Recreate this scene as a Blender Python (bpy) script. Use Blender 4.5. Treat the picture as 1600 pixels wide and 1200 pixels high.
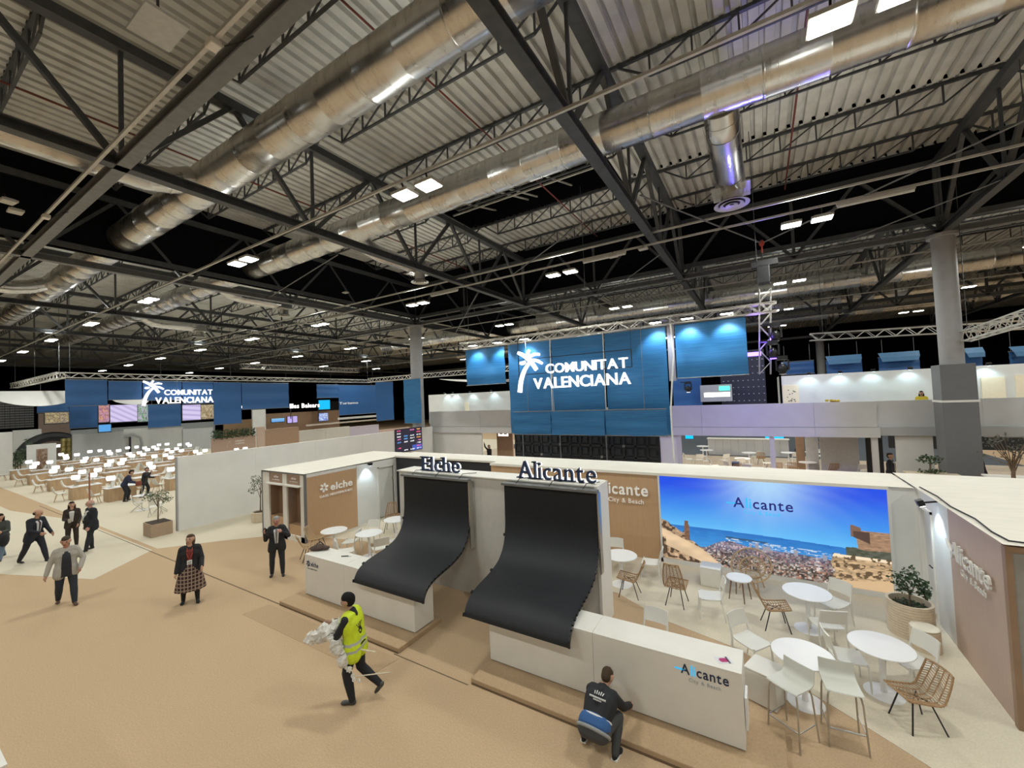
import bpy, bmesh, math, random
import numpy as np
from mathutils import Vector, Matrix, Euler
R = math.radians
random.seed(7)
SC = bpy.context.scene
COL = SC.collection
for o in list(bpy.data.objects): bpy.data.objects.remove(o)

# ------------------------------------------------------------------ camera, world, exposure
YAW, PIT, ROL, FPX, EYE = R(31.294), R(1.89), R(-2.399), 635.9, 4.85
def cam_axes():
    cy, sy, cp, sp, cr, sr = math.cos(YAW), math.sin(YAW), math.cos(PIT), math.sin(PIT), math.cos(ROL), math.sin(ROL)
    f = np.array([-sy*cp, cy*cp, sp]); r0 = np.array([cy, sy, 0.0]); u0 = np.cross(r0, f)
    return cr*r0+sr*u0, -sr*r0+cr*u0, f
CR, CU, CF = cam_axes()
cam_d = bpy.data.cameras.new('camera'); cam = bpy.data.objects.new('camera', cam_d); COL.objects.link(cam)
cam_d.sensor_width = 36.0; cam_d.lens = 36.0*FPX/1600.0; cam_d.clip_end = 400; cam_d.clip_start = 0.05
m = Matrix((CR, CU, -CF)).transposed().to_4x4(); m.translation = (0, 0, EYE); cam.matrix_world = m
SC.camera = cam
SC.view_settings.view_transform = 'Standard'; SC.view_settings.look = 'None'
SC.view_settings.gamma = 1.0; SC.view_settings.use_curve_mapping = False
SC.view_settings.exposure = 0.0
world = bpy.data.worlds.new('hall_air'); SC.world = world; world.use_nodes = True
world.node_tree.nodes['Background'].inputs[0].default_value = (0.62, 0.72, 0.9, 1)
world.node_tree.nodes['Background'].inputs[1].default_value = 0.05
PW_BAY = 215.0          # watts of one pair of high-bay lamps
LAMP_COL = (0.93, 0.955, 0.89)
UP_FILL = 0.15         # strength of the added upward lights that brighten the roof, relative to the lamps
PW_SPOT = 32.0          # small booth wall washers
PW_FLOOD = 130.0        # floods on the banner truss
PW_PURPLE = 230.0       # stage head on the lifting tower
ROWS_Y = [-9.65, -1.25, 7.12, 15.5, 23.9, 32.3, 40.7, 49.1]
COLS_X = [18.0, 9.75, 1.5, -6.78, -14.95, -23.3, -31.5, -39.8, -48.0, -56.3, -64.6]

def at(x, y, Z=0.0, X=None, Y=None):
    """point of the place seen at photo pixel x, y on the plane Z (or X or Y)"""
    d = CF + (x-800)/FPX*CR - (y-600)/FPX*CU
    t = X/d[0] if X is not None else Y/d[1] if Y is not None else (Z-EYE)/d[2]
    return Vector((d[0]*t, d[1]*t, EYE+d[2]*t))

# ------------------------------------------------------------------ materials
MATS = {}
def mat(name, col, rough=0.55, metal=0.0, noise=0.06, scale=8.0, emit=None, es=1.0, bump=0.0, spec=0.5, stretch=None, trans=0.0):
    if name in MATS: return MATS[name]
    mt = bpy.data.materials.new(name); mt.use_nodes = True; MATS[name] = mt
    nt = mt.node_tree; b = nt.nodes['Principled BSDF']
    b.inputs['Roughness'].default_value = rough; b.inputs['Metallic'].default_value = metal
    b.inputs['Specular IOR Level'].default_value = spec
    c = (*col, 1)
    if noise > 0:
        tc = nt.nodes.new('ShaderNodeTexCoord'); n = nt.nodes.new('ShaderNodeTexNoise'); mp = nt.nodes.new('ShaderNodeMapping')
        n.inputs['Scale'].default_value = scale; n.inputs['Detail'].default_value = 3
        if stretch: mp.inputs['Scale'].default_value = stretch
        nt.links.new(tc.outputs['Object'], mp.inputs['Vector']); nt.links.new(mp.outputs[0], n.inputs['Vector'])
        rp = nt.nodes.new('ShaderNodeValToRGB'); rp.color_ramp.elements[0].position = 0.3; rp.color_ramp.elements[1].position = 0.7
        rp.color_ramp.elements[0].color = (*[max(0, v*(1-noise)) for v in col], 1)
        rp.color_ramp.elements[1].color = (*[min(1, v*(1+noise)) for v in col], 1)
        nt.links.new(n.outputs['Fac'], rp.inputs['Fac']); nt.links.new(rp.outputs[0], b.inputs['Base Color'])
        if bump:
            bp = nt.nodes.new('ShaderNodeBump'); bp.inputs['Strength'].default_value = bump; bp.inputs['Distance'].default_value = 0.01
            nt.links.new(n.outputs['Fac'], bp.inputs['Height']); nt.links.new(bp.outputs[0], b.inputs['Normal'])
    else: b.inputs['Base Color'].default_value = c
    if emit:
        b.inputs['Emission Color'].default_value = (*emit, 1); b.inputs['Emission Strength'].default_value = es
    if trans:
        tr = nt.nodes.new('ShaderNodeBsdfTransparent'); mx = nt.nodes.new('ShaderNodeMixShader'); mx.inputs[0].default_value = trans
        nt.links.new(b.outputs[0], mx.inputs[1]); nt.links.new(tr.outputs[0], mx.inputs[2])
        nt.links.new(mx.outputs[0], nt.nodes['Material Output'].inputs[0])
    return mt
M_TAN = mat('tan_carpet', (0.52, 0.375, 0.24), 0.95, noise=0.10, scale=45, bump=0.25, spec=0.1)
M_CREAM = mat('cream_carpet', (0.66, 0.595, 0.475), 0.95, noise=0.07, scale=45, bump=0.2, spec=0.1)
M_TAN2 = mat('step_carpet', (0.47, 0.335, 0.21), 0.95, noise=0.08, scale=45, bump=0.25, spec=0.1)
M_DKCARPET = mat('charcoal_carpet', (0.10, 0.11, 0.125), 0.95, noise=0.1, scale=20, spec=0.1)
M_WHITE = mat('white_paint', (0.78, 0.76, 0.71), 0.5, noise=0.025, scale=3)
M_WALL = mat('booth_white', (0.74, 0.74, 0.72), 0.6, noise=0.03, scale=1.5)
M_GREYW = mat('grey_wall', (0.42, 0.43, 0.44), 0.6, noise=0.03, scale=2)
M_CLOTH = mat('ceiling_canvas', (0.80, 0.76, 0.68), 0.8, noise=0.04, scale=1.2, stretch=(1, 6, 1))
M_WOODP = mat('light_brown_panel', (0.52, 0.335, 0.19), 0.5, noise=0.05, scale=6, stretch=(8, 8, 0.5))
M_PINKP = mat('rosewood_panel', (0.50, 0.37, 0.30), 0.55, noise=0.04, scale=6, stretch=(8, 8, 0.5))
M_BROWN = mat('brown_panel', (0.30, 0.19, 0.12), 0.5, noise=0.06, scale=5)
M_BLACKP = mat('black_panel', (0.02, 0.022, 0.026), 0.5, noise=0.1, scale=3)
M_LED = mat('led_mesh', (0.016, 0.018, 0.022), 0.62, noise=0.25, scale=60, bump=0.2, spec=0.35)
M_STEEL = mat('dark_steel', (0.075, 0.08, 0.085), 0.5, 0.3, noise=0.15, scale=5)
M_STEELG = mat('grey_steel', (0.19, 0.195, 0.20), 0.5, 0.3, noise=0.12, scale=5)
M_DECK = mat('roof_sheet', (0.60, 0.60, 0.56), 0.6, 0.0, noise=0.12, scale=1.5)
M_BLACKW = mat('blackout_board', (0.004, 0.0042, 0.006), 0.9, noise=0.1, scale=2, spec=0.1)
M_ALU = mat('aluminium', (0.72, 0.70, 0.66), 0.35, 0.85, noise=0.06, scale=9)
M_BAR = mat('white_conduit', (0.55, 0.54, 0.50), 0.45, 0.2, noise=0.08, scale=6)
M_PLAST = mat('white_plastic', (0.74, 0.73, 0.68), 0.45, noise=0.02, scale=5)
M_STOOL = mat('pale_grey_plastic', (0.62, 0.62, 0.57), 0.45, noise=0.02, scale=5)
M_TOP = mat('table_white', (0.83, 0.83, 0.84), 0.35, noise=0.015, scale=5)
M_RATTAN = mat('rattan', (0.36, 0.22, 0.11), 0.6, noise=0.25, scale=40)
M_RATTANL = mat('pale_rattan', (0.50, 0.35, 0.20), 0.6, noise=0.2, scale=40)
M_BLACKM = mat('black_metal', (0.03, 0.03, 0.032), 0.4, 0.5, noise=0.1, scale=10)
M_CHROME = mat('brushed_steel', (0.50, 0.49, 0.46), 0.3, 0.9, noise=0.06, scale=10)
M_WOOD = mat('oak', (0.50, 0.34, 0.20), 0.5, noise=0.12, scale=8, stretch=(1, 1, 0.2))
M_WOODD = mat('walnut', (0.22, 0.12, 0.06), 0.5, noise=0.12, scale=8)
M_PLANTER = mat('ribbed_beige', (0.66, 0.55, 0.41), 0.8, noise=0.08, scale=10)
M_SOIL = mat('soil', (0.05, 0.035, 0.025), 0.95, noise=0.3, scale=30)
M_LEAF = mat('leaf_green', (0.045, 0.085, 0.035), 0.5, noise=0.35, scale=14)
M_LEAFO = mat('olive_leaf', (0.17, 0.20, 0.12), 0.55, noise=0.3, scale=14)
M_BARK = mat('bark', (0.17, 0.12, 0.08), 0.85, noise=0.25, scale=25)
M_BLUEB = None
M_BLUE2 = mat('blue_sheet', (0.022, 0.105, 0.30), 0.5, noise=0.1, scale=3, stretch=(1, 1, 9))
M_NAVY = mat('navy_letter', (0.012, 0.03, 0.085), 0.4, noise=0.0)
M_LIT = mat('lamp_white', (1, 1, 1), 0.4, noise=0, emit=(1.0, 0.95, 0.84), es=14)
M_LITS = mat('sign_white', (1, 1, 1), 0.4, noise=0, emit=(1.0, 0.97, 0.92), es=1.5)
M_LITM = mat('screen_white', (1, 1, 1), 0.4, noise=0, emit=(1.0, 0.98, 0.96), es=1.5)
M_SOFTL = mat('soft_lit_letter', (0.85, 0.83, 0.79), 0.4, noise=0, emit=(1.0, 0.95, 0.88), es=0.10)
M_COOL = mat('cool_lamp', (1, 1, 1), 0.4, noise=0, emit=(0.75, 0.93, 1.0), es=12)
M_PURPLE = mat('violet_lamp', (0.2, 0.1, 0.9), 0.4, noise=0, emit=(0.22, 0.12, 1.0), es=6)
M_CYAN = mat('cyan_screen', (0, 0.5, 0.8), 0.4, noise=0, emit=(0.0, 0.42, 0.9), es=1.1)
M_LILAC = mat('lilac_screen', (0.6, 0.5, 0.8), 0.4, noise=0, emit=(0.62, 0.52, 0.82), es=1.0)
M_SKIN = mat('skin', (0.50, 0.29, 0.20), 0.55, noise=0.06, scale=30)
M_DARK = mat('dark_detail', (0.03, 0.02, 0.018), 0.5, noise=0)
M_CABLE = mat('cable_black', (0.015, 0.015, 0.016), 0.6, noise=0)
M_LINE = mat('seam_brown', (0.17, 0.115, 0.07), 0.9, noise=0.1, scale=20)

def duct_material():
    mt = bpy.data.materials.new('galvanised_duct'); mt.use_nodes = True; nt = mt.node_tree; b = nt.nodes['Principled BSDF']
    b.inputs['Metallic'].default_value = 0.95
    tc = nt.nodes.new('ShaderNodeTexCoord'); n = nt.nodes.new('ShaderNodeTexNoise'); n.inputs['Scale'].default_value = 1.6; n.inputs['Detail'].default_value = 1
    mp = nt.nodes.new('ShaderNodeMapping'); mp.inputs['Scale'].default_value = (3.5, 1, 1)
    nt.links.new(tc.outputs['Object'], mp.inputs[0]); nt.links.new(mp.outputs[0], n.inputs['Vector'])
    rp = nt.nodes.new('ShaderNodeValToRGB'); rp.color_ramp.elements[0].position = .35; rp.color_ramp.elements[1].position = .65
    rp.color_ramp.elements[0].color = (0.61, 0.60, 0.58, 1); rp.color_ramp.elements[1].color = (0.69, 0.68, 0.66, 1)
    nt.links.new(n.outputs['Fac'], rp.inputs[0]); nt.links.new(rp.outputs[0], b.inputs['Base Color'])
    mr = nt.nodes.new('ShaderNodeMapRange'); mr.inputs[3].default_value = 0.25; mr.inputs[4].default_value = 0.31
    nt.links.new(n.outputs['Fac'], mr.inputs[0]); nt.links.new(mr.outputs[0], b.inputs['Roughness'])
    return mt
M_DUCT = duct_material()

def banner_material():
    mt = bpy.data.materials.new('blue_blind'); mt.use_nodes = True; nt = mt.node_tree; b = nt.nodes['Principled BSDF']
    tc = nt.nodes.new('ShaderNodeTexCoord'); mp = nt.nodes.new('ShaderNodeMapping'); mp.inputs['Scale'].default_value = (0.9, 0.9, 26)
    n = nt.nodes.new('ShaderNodeTexNoise'); n.inputs['Scale'].default_value = 1.0; n.inputs['Detail'].default_value = 5
    nt.links.new(tc.outputs['Object'], mp.inputs[0]); nt.links.new(mp.outputs[0], n.inputs['Vector'])
    rp = nt.nodes.new('ShaderNodeValToRGB'); e = rp.color_ramp.elements
    e[0].position = 0.3; e[0].color = (0.012, 0.115, 0.30, 1); e[1].position = 0.75; e[1].color = (0.03, 0.20, 0.43, 1)
    nt.links.new(n.outputs['Fac'], rp.inputs[0]); nt.links.new(rp.outputs[0], b.inputs['Base Color'])
    b.inputs['Roughness'].default_value = 0.55
    tr = nt.nodes.new('ShaderNodeBsdfTransparent'); mx = nt.nodes.new('ShaderNodeMixShader'); mx.inputs[0].default_value = 0.07
    nt.links.new(b.outputs[0], mx.inputs[1]); nt.links.new(tr.outputs[0], mx.inputs[2]); nt.links.new(mx.outputs[0], nt.nodes['Material Output'].inputs[0])
    return mt
M_BLUEB = banner_material()

def plaid_material():
    mt = bpy.data.materials.new('plaid_wool'); mt.use_nodes = True; nt = mt.node_tree; b = nt.nodes['Principled BSDF']
    tc = nt.nodes.new('ShaderNodeTexCoord'); cols = []
    mxp = None
    for ax, sc in (('X', 13), ('Z', 11)):
        w = nt.nodes.new('ShaderNodeTexWave'); w.bands_direction = ax; w.inputs['Scale'].default_value = sc/3.0
        nt.links.new(tc.outputs['Object'], w.inputs[0])
        p = nt.nodes.new('ShaderNodeMath'); p.operation = 'POWER'; p.inputs[1].default_value = 6
        nt.links.new(w.outputs['Fac'], p.inputs[0])
        if mxp is None: mxp = p
        else:
            a = nt.nodes.new('ShaderNodeMath'); a.operation = 'MAXIMUM'; nt.links.new(mxp.outputs[0], a.inputs[0]); nt.links.new(p.outputs[0], a.inputs[1]); mxp = a
    rp = nt.nodes.new('ShaderNodeValToRGB'); rp.color_ramp.elements[0].color = (0.035, 0.012, 0.012, 1); rp.color_ramp.elements[1].color = (0.36, 0.27, 0.20, 1)
    nt.links.new(mxp.outputs[0], rp.inputs[0]); nt.links.new(rp.outputs[0], b.inputs['Base Color']); b.inputs['Roughness'].default_value = 0.9
    return mt

# ------------------------------------------------------------------ mesh helpers
class MB:
    def __init__(s): s.v = []; s.f = []; s.m = []
    def add(s, vs, fs, mi=0):
        o = len(s.v); s.v += [tuple(p) for p in vs]; s.f += [tuple(i+o for i in f) for f in fs]; s.m += [mi]*len(fs); return s
    def box(s, x0, x1, y0, y1, z0, z1, mi=0):
        return s.add([(x0,y0,z0),(x1,y0,z0),(x1,y1,z0),(x0,y1,z0),(x0,y0,z1),(x1,y0,z1),(x1,y1,z1),(x0,y1,z1)],
                     [(0,3,2,1),(4,5,6,7),(0,1,5,4),(1,2,6,5),(2,3,7,6),(3,0,4,7)], mi)
    def bar(s, a, b, w, h=None, mi=0, up=(0,0,1)):
        a, b = Vector(a), Vector(b); d = (b-a)
        if d.length < 1e-6: return s
        d.normalize(); u = Vector(up)
        if abs(d.dot(u)) > 0.98: u = Vector((1,0,0))
        x = d.cross(u).normalized(); y = x.cross(d).normalized(); h = w if h is None else h
        vs = [p + x*sx*w/2 + y*sy*h/2 for p in (a, b) for sx, sy in ((-1,-1),(1,-1),(1,1),(-1,1))]
        return s.add(vs, [(0,1,2,3),(7,6,5,4),(0,4,5,1),(1,5,6,2),(2,6,7,3),(3,7,4,0)], mi)
    def tube(s, pts, r, seg=8, mi=0, cap=True):
        pts = [Vector(p) for p in pts]; n = len(pts); rs = r if isinstance(r, (list, tuple)) else [r]*n
        vs, fs, px = [], [], None
        for i, p in enumerate(pts):
            d = (pts[min(i+1, n-1)]-pts[max(i-1, 0)]); d = d.normalized() if d.length > 1e-9 else Vector((0,0,1))
            if px is None:
                px = d.cross(Vector((0,0,1)) if abs(d.z) < 0.95 else Vector((1,0,0))).normalized()
            else:
                px = (px - d*px.dot(d)); px = px.normalized() if px.length > 1e-6 else d.orthogonal().normalized()
            py = d.cross(px)
            for k in range(seg):
                a = 2*math.pi*k/seg; vs.append(p + (px*math.cos(a)+py*math.sin(a))*rs[i])
        for i in range(n-1):
            for k in range(seg):
                fs.append((i*seg+k, i*seg+(k+1) % seg, (i+1)*seg+(k+1) % seg, (i+1)*seg+k))
        if cap: fs += [tuple(range(seg))[::-1], tuple(range((n-1)*seg, n*seg))]
        return s.add(vs, fs, mi)
    def lathe(s, prof, seg=24, c=(0,0,0), sx=1.0, sy=1.0, mi=0, cap=True):
        vs, fs = [], []; n = len(prof)
        for r, z in prof:
            for k in range(seg):
                a = 2*math.pi*k/seg; vs.append((c[0]+r*sx*math.cos(a), c[1]+r*sy*math.sin(a), c[2]+z))
        for i in range(n-1):
            for k in range(seg):
                fs.append((i*seg+k, i*seg+(k+1) % seg, (i+1)*seg+(k+1) % seg, (i+1)*seg+k))
        if cap: fs += [tuple(range(seg))[::-1], tuple(range((n-1)*seg, n*seg))]
        return s.add(vs, fs, mi)
    def ball(s, c, r, seg=10, rings=6, mi=0, sc=(1,1,1)):
        vs = [(c[0], c[1], c[2]-r*sc[2])]; fs = []
        for i in range(1, rings):
            t = math.pi*i/rings - math.pi/2
            for k in range(seg):
                a = 2*math.pi*k/seg; vs.append((c[0]+r*sc[0]*math.cos(t)*math.cos(a), c[1]+r*sc[1]*math.cos(t)*math.sin(a), c[2]+r*sc[2]*math.sin(t)))
        vs.append((c[0], c[1], c[2]+r*sc[2])); L = len(vs)-1
        for k in range(seg): fs.append((0, 1+(k+1) % seg, 1+k))
        for i in range(rings-2):
            for k in range(seg):
                a = 1+i*seg; fs.append((a+k, a+(k+1) % seg, a+seg+(k+1) % seg, a+seg+k))
        a = 1+(rings-2)*seg
        for k in range(seg): fs.append((a+k, a+(k+1) % seg, L))
        return s.add(vs, fs, mi)
    def sheet(s, grid, th=0.0, nrm=None, mi=0):
        """grid of points (rows x cols) as a sheet of thickness th along nrm"""
        nr, nc = len(grid), len(grid[0]); vs = [Vector(p) for r_ in grid for p in r_]; fs = []
        for i in range(nr-1):
            for j in range(nc-1): fs.append((i*nc+j, i*nc+j+1, (i+1)*nc+j+1, (i+1)*nc+j))
        if th:
            o = len(vs); nv = [Vector(nrm)*th]*o if nrm is not None else None
            if nv is None:
                nv = []
                for i in range(nr):
                    for j in range(nc):
                        a = Vector(grid[min(i+1, nr-1)][j])-Vector(grid[max(i-1, 0)][j]); b = Vector(grid[i][min(j+1, nc-1)])-Vector(grid[i][max(j-1, 0)])
                        nv.append(b.cross(a).normalized()*th)
            vs += [vs[k]+nv[k] for k in range(o)]
            fs += [tuple(k+o for k in f[::-1]) for f in fs]
            edge = [j for j in range(nc)]+[i*nc+nc-1 for i in range(1, nr)]+[(nr-1)*nc+j for j in range(nc-2, -1, -1)]+[i*nc for i in range(nr-2, 0, -1)]
            for k in range(len(edge)):
                a, b = edge[k], edge[(k+1) % len(edge)]; fs.append((b, a, a+o, b+o))
        return s.add(vs, fs, mi)
    def prism(s, poly, z0, z1, mi=0):
        n = len(poly); vs = [(x, y, z0) for x, y in poly]+[(x, y, z1) for x, y in poly]
        fs = [tuple(range(n))[::-1], tuple(range(n, 2*n))]+[(k, (k+1) % n, n+(k+1) % n, n+k) for k in range(n)]
        return s.add(vs, fs, mi)
    def xform(s, M):
        s.v = [tuple(M @ Vector(p)) for p in s.v]; return s
    def build(s, name, mats, parent=None, smooth=False, loc=None, kind=None, label=None):
        me = bpy.data.meshes.new(name); me.from_pydata(s.v, [], s.f)
        for x in (mats if isinstance(mats, (list, tuple)) else [mats]): me.materials.append(x)
        if any(s.m): me.polygons.foreach_set('material_index', s.m)
        if smooth:
            me.shade_smooth(); me.set_sharp_from_angle(angle=R(38))
        me.update()
        return link(name, me, parent, loc, kind, label)
def link(name, me, parent=None, loc=None, kind=None, label=None):
    o = bpy.data.objects.new(name, me); COL.objects.link(o)
    if parent is not None: o.parent = parent
    if loc is not None: o.location = loc
    if kind: o['kind'] = kind
    if label: o['label'] = label
    return o
def thing(name, label, cat, loc=(0,0,0), rz=0.0, group=None):
    o = bpy.data.objects.new(name, None); COL.objects.link(o); o.location = loc; o.rotation_euler = (0, 0, rz); o.empty_display_size = 0.1
    return tag(o, label, cat, group)
def tag(o, label, cat, group=None):
    o['label'] = label; o['category'] = cat
    if group: o['group'] = group
    return o
KIDS = {}
def kids(o):
    return [c for c in o.children]
def dup(root, loc, rz, label=None, group=None):
    r = root.copy(); COL.objects.link(r); r.location = loc; r.rotation_euler = (0, 0, rz)
    if label: r['label'] = label
    if group: r['group'] = group
    for ch in kids(root):
        c = ch.copy(); COL.objects.link(c); c.parent = r
        for g in kids(ch):
            d = g.copy(); COL.objects.link(d); d.parent = c
    return r
def share(o, parent, loc=None, rot=None):
    c = o.copy(); COL.objects.link(c); c.parent = parent
    if loc is not None: c.location = loc
    if rot is not None: c.rotation_euler = rot
    return c
def bevel(o, w=0.01, n=2):
    b = o.modifiers.new('edge', 'BEVEL'); b.width = w; b.segments = n; b.limit_method = 'ANGLE'; return o
def lamp(kind, loc, power, col=(1, 0.93, 0.82), size=0.5, rot=(0, 0, 0), parent=None, name='lamp', spot=None, size_y=None):
    d = bpy.data.lights.new(name, kind); d.energy = power; d.color = col
    if kind == 'AREA':
        d.size = size
        if size_y: d.shape = 'RECTANGLE'; d.size_y = size_y
    elif kind == 'SPOT': d.spot_size = R(spot or 60); d.spot_blend = 0.6; d.shadow_soft_size = size
    else: d.shadow_soft_size = size
    o = bpy.data.objects.new(name, d); COL.objects.link(o); o.location = loc; o.rotation_euler = rot
    if parent: o.parent = parent
    return o
def aim(loc, to):
    return (Vector(to)-Vector(loc)).to_track_quat('-Z', 'Y').to_euler()
def text_mesh(ch, size, depth, bold=0.0, shear=0.0):
    c = bpy.data.curves.new('letter', 'FONT'); c.body = ch; c.size = size; c.extrude = depth/2; c.offset = bold; c.shear = shear; c.resolution_u = 3
    o = bpy.data.objects.new('letter', c); COL.objects.link(o)
    dg = bpy.context.evaluated_depsgraph_get(); dg.update()
    me = bpy.data.meshes.new_from_object(o.evaluated_get(dg)); bpy.data.objects.remove(o); bpy.data.curves.remove(c)
    return me
LETTERS = {}
def letters(word, height, width, depth, material, parent, M, bold=0.0, joined=None, serif=False, gap=0.10, cols=None):
    """word in the local XY plane of matrix M; cap height and whole width given; every letter is its own part unless joined"""
    items = []; x = 0.0
    for ch in word:
        if ch == ' ': x += 0.38; continue
        k = (ch, round(bold, 4))
        if k not in LETTERS:
            me = text_mesh(ch, 1.0, 1.0, bold); vv = np.array([v.co[:] for v in me.vertices]); ff = [tuple(p.vertices) for p in me.polygons]
            bpy.data.meshes.remove(me); LETTERS[k] = (vv, ff)
        vv, ff = LETTERS[k]; x0, x1 = vv[:, 0].min(), vv[:, 0].max()
        items.append((ch, vv, ff, x-x0)); x += (x1-x0)+gap
    W = x-gap; cap = 0.70; out = []; J = MB()
    for i, (ch, vv, ff, dx) in enumerate(items):
        P_ = vv.copy(); P_[:, 0] = (P_[:, 0]+dx)*width/W; P_[:, 1] *= height/cap; P_[:, 2] *= depth
        b = MB(); b.add([M @ Vector(p) for p in P_], ff)
        if serif:
            sw, sh = 0.045*width/W*2.2, 0.045*height/cap
            q = np.array(P_); lo, hi = q[:, 1].min(), q[:, 1].max()
            for base, top in ((lo, False), (hi, True)):
                band = q[np.abs(q[:, 1]-base) < 0.02*height]
                xs = np.unique(np.round(band[:, 0], 3))
                if len(xs) == 0 or ch in 'ce' or (top and ch in 'nAte'): continue
                runs = [[xs[0], xs[0]]]
                for v in xs[1:]:
                    if v-runs[-1][1] < 0.14*width/W*1.6: runs[-1][1] = v
                    else: runs.append([v, v])
                for a, c in runs:
                    if c-a > 0.3*width/W*1.5: continue
                    y0, y1 = (base, base+sh) if not top else (base-sh, base)
                    t = MB().box(a-sw*(1.0), c+(sw if not top else 0), y0, y1, -depth/2, depth/2); t.xform(M); b.add(t.v, t.f)
        m_ = cols[i] if cols else material
        if joined: J.add(b.v, b.f)
        else: out.append(b.build('letter', m_, parent))
    if joined: out.append(J.build(joined, material, parent, kind=None))
    return out
def plane_M(origin, xdir, ydir):
    x, y = Vector(xdir).normalized(), Vector(ydir).normalized(); z = x.cross(y)
    M = Matrix((x, y, z)).transposed().to_4x4(); M.translation = Vector(origin); return M

# ------------------------------------------------------------------ the hall: floor, roof, steel
fl = MB().box(-112, 34, -14, 80, -0.2, 0.0).build('floor', M_TAN, kind='structure')
def carpet(name, poly, m_, z=0.004):
    return MB().prism(poly, 0.0005, z).build(name, m_, fl)
carpet('carpet_area', [(-15.6, 8.9), (-17.3, 7.3), (-18.6, 5.85), (-23.0, 5.84), (-100, 5.84), (-100, 40), (-20.2, 40), (-20.2, 12.2), (-16.9, 12.2), (-16.9, 8.5)], M_CREAM)
carpet('carpet_area', [(-18.6, 5.70), (-17.1, 3.87), (-20.6, 2.58), (-27, 1.4), (-60, -1.0), (-60, 4.2), (-34, 4.6), (-27, 5.70)], M_CREAM)
carpet('carpet_area', [(-3.2, 9.8), (-1.96, 9.07), (-0.64, 8.7), (0.13, 8.18), (1.07, 7.5), (1.5, 7.17), (2.6, 6.3), (3.4, 5.4), (6, 4), (6, 8.4), (2.8, 8.4), (2.8, 12.2), (-8.1, 12.2), (-8.1, 9.6), (-5, 9.9)], M_CREAM, 0.005)
carpet('carpet_area', [(-13.9, 9.2), (-12.2, 9.6), (-10.6, 9.4), (-9.0, 8.9), (-8.2, 9.3), (-8.2, 12.2), (-13.9, 12.2)], M_CREAM, 0.005)
carpet('carpet_area', [(-22, 22.6), (12, 22.6), (12, 33), (-22, 33)], mat('hall_floor_wood', (0.50, 0.40, 0.30), 0.7, noise=0.06, scale=6), 0.005)
carpet('carpet_area', [(-22, 33), (12, 33), (12, 60), (-22, 60)], M_DKCARPET, 0.006)
carpet('carpet_area', [(-100, 0.3), (-52, 3.4), (-49, 5.4), (-100, 5.6)], M_DKCARPET, 0.006)
carpet('carpet_area', [(-10.72, 4.93), (-6.2, 4.93), (-6.1, 5.5), (-10.6, 5.5)], M_TAN2, 0.004)
MB().bar((-34, 5.62, 0.003), (-10.4, 5.62, 0.003), 0.03, 0.004).bar((-6.3, 5.56, 0.003), (-4.5, 5.55, 0.003), 0.02, 0.004).build('carpet_seam', M_LINE, fl)

MB().box(-112, -111.7, -14, 80, 0, 15).build('wall_left', M_BLACKW, kind='structure')
MB().box(-112, 34, 79.7, 80, 0, 15).build('wall_back', M_BLACKW, kind='structure')
MB().box(33.7, 34, -14, 80, 0, 15).build('wall_right', M_BLACKW, kind='structure')
MB().box(-112, 34, -14, -13.7, 0, 15).build('wall_front', M_BLACKW, kind='structure')

ZD = 14.0
def deck(x0, x1, y0, y1, name='ceiling'):
    pitch = 0.36; n = int((x1-x0)/pitch); pts = []
    for i in range(n):
        x = x0+i*pitch
        pts += [(x, ZD), (x+pitch*0.60, ZD), (x+pitch*0.66, ZD+0.13), (x+pitch*0.94, ZD+0.13)]
    pts.append((x1, ZD))
    b = MB(); vs = []; fs = []
    for x, z in pts: vs += [(x, y0, z), (x, y1, z)]
    for i in range(len(pts)-1): fs.append((2*i, 2*i+1, 2*i+3, 2*i+2))
    b.add(vs, fs); return b.build(name, M_DECK, kind='structure')
deck(-111, 33, -14, 15.0); deck(-111, -12.7, 15.0, 17.4); deck(-4.7, 33, 15.0, 17.4); deck(-111, 33, 17.4, 22.0); deck(-111, 33, 22.2, 79)
MB().box(-111.9, 33.9, -13.9, 79.9, 15.6, 15.8).box(-12.7, -4.7, 14.9, 15.0, 14, 15.6).box(-12.7, -4.7, 17.4, 17.5, 14, 15.6).box(-12.8, -12.7, 14.9, 17.5, 14, 15.6).box(-4.7, -4.6, 14.9, 17.5, 14, 15.6).build('ceiling', M_BLACKW, kind='structure')
rl = MB().bar((-12.7, 15.9, 14.1), (-4.7, 15.9, 14.1), 0.07).build('trim_1', M_BAR, kind='structure')
for x in (-11.6, -9.7, -9.2, -7.4, -5.6): MB().bar((x, 15.0, 14.1), (x+0.5, 17.4, 14.5), 0.06).build('strut', M_BAR, rl)
# black smoke barriers above the two heavy girders
MB().box(-21.5, -21.38, -14, 22, 10.95, 14.0).build('trim_2', M_BLACKW, kind='structure')
MB().box(-21.4, 30, 22.02, 22.14, 10.95, 14.0).build('trim_3', M_BLACKW, kind='structure')
MB().box(-21.5, -21.38, 22.2, 41, 10.95, 14.0).build('trim_4', M_BLACKW, kind='structure')

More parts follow.
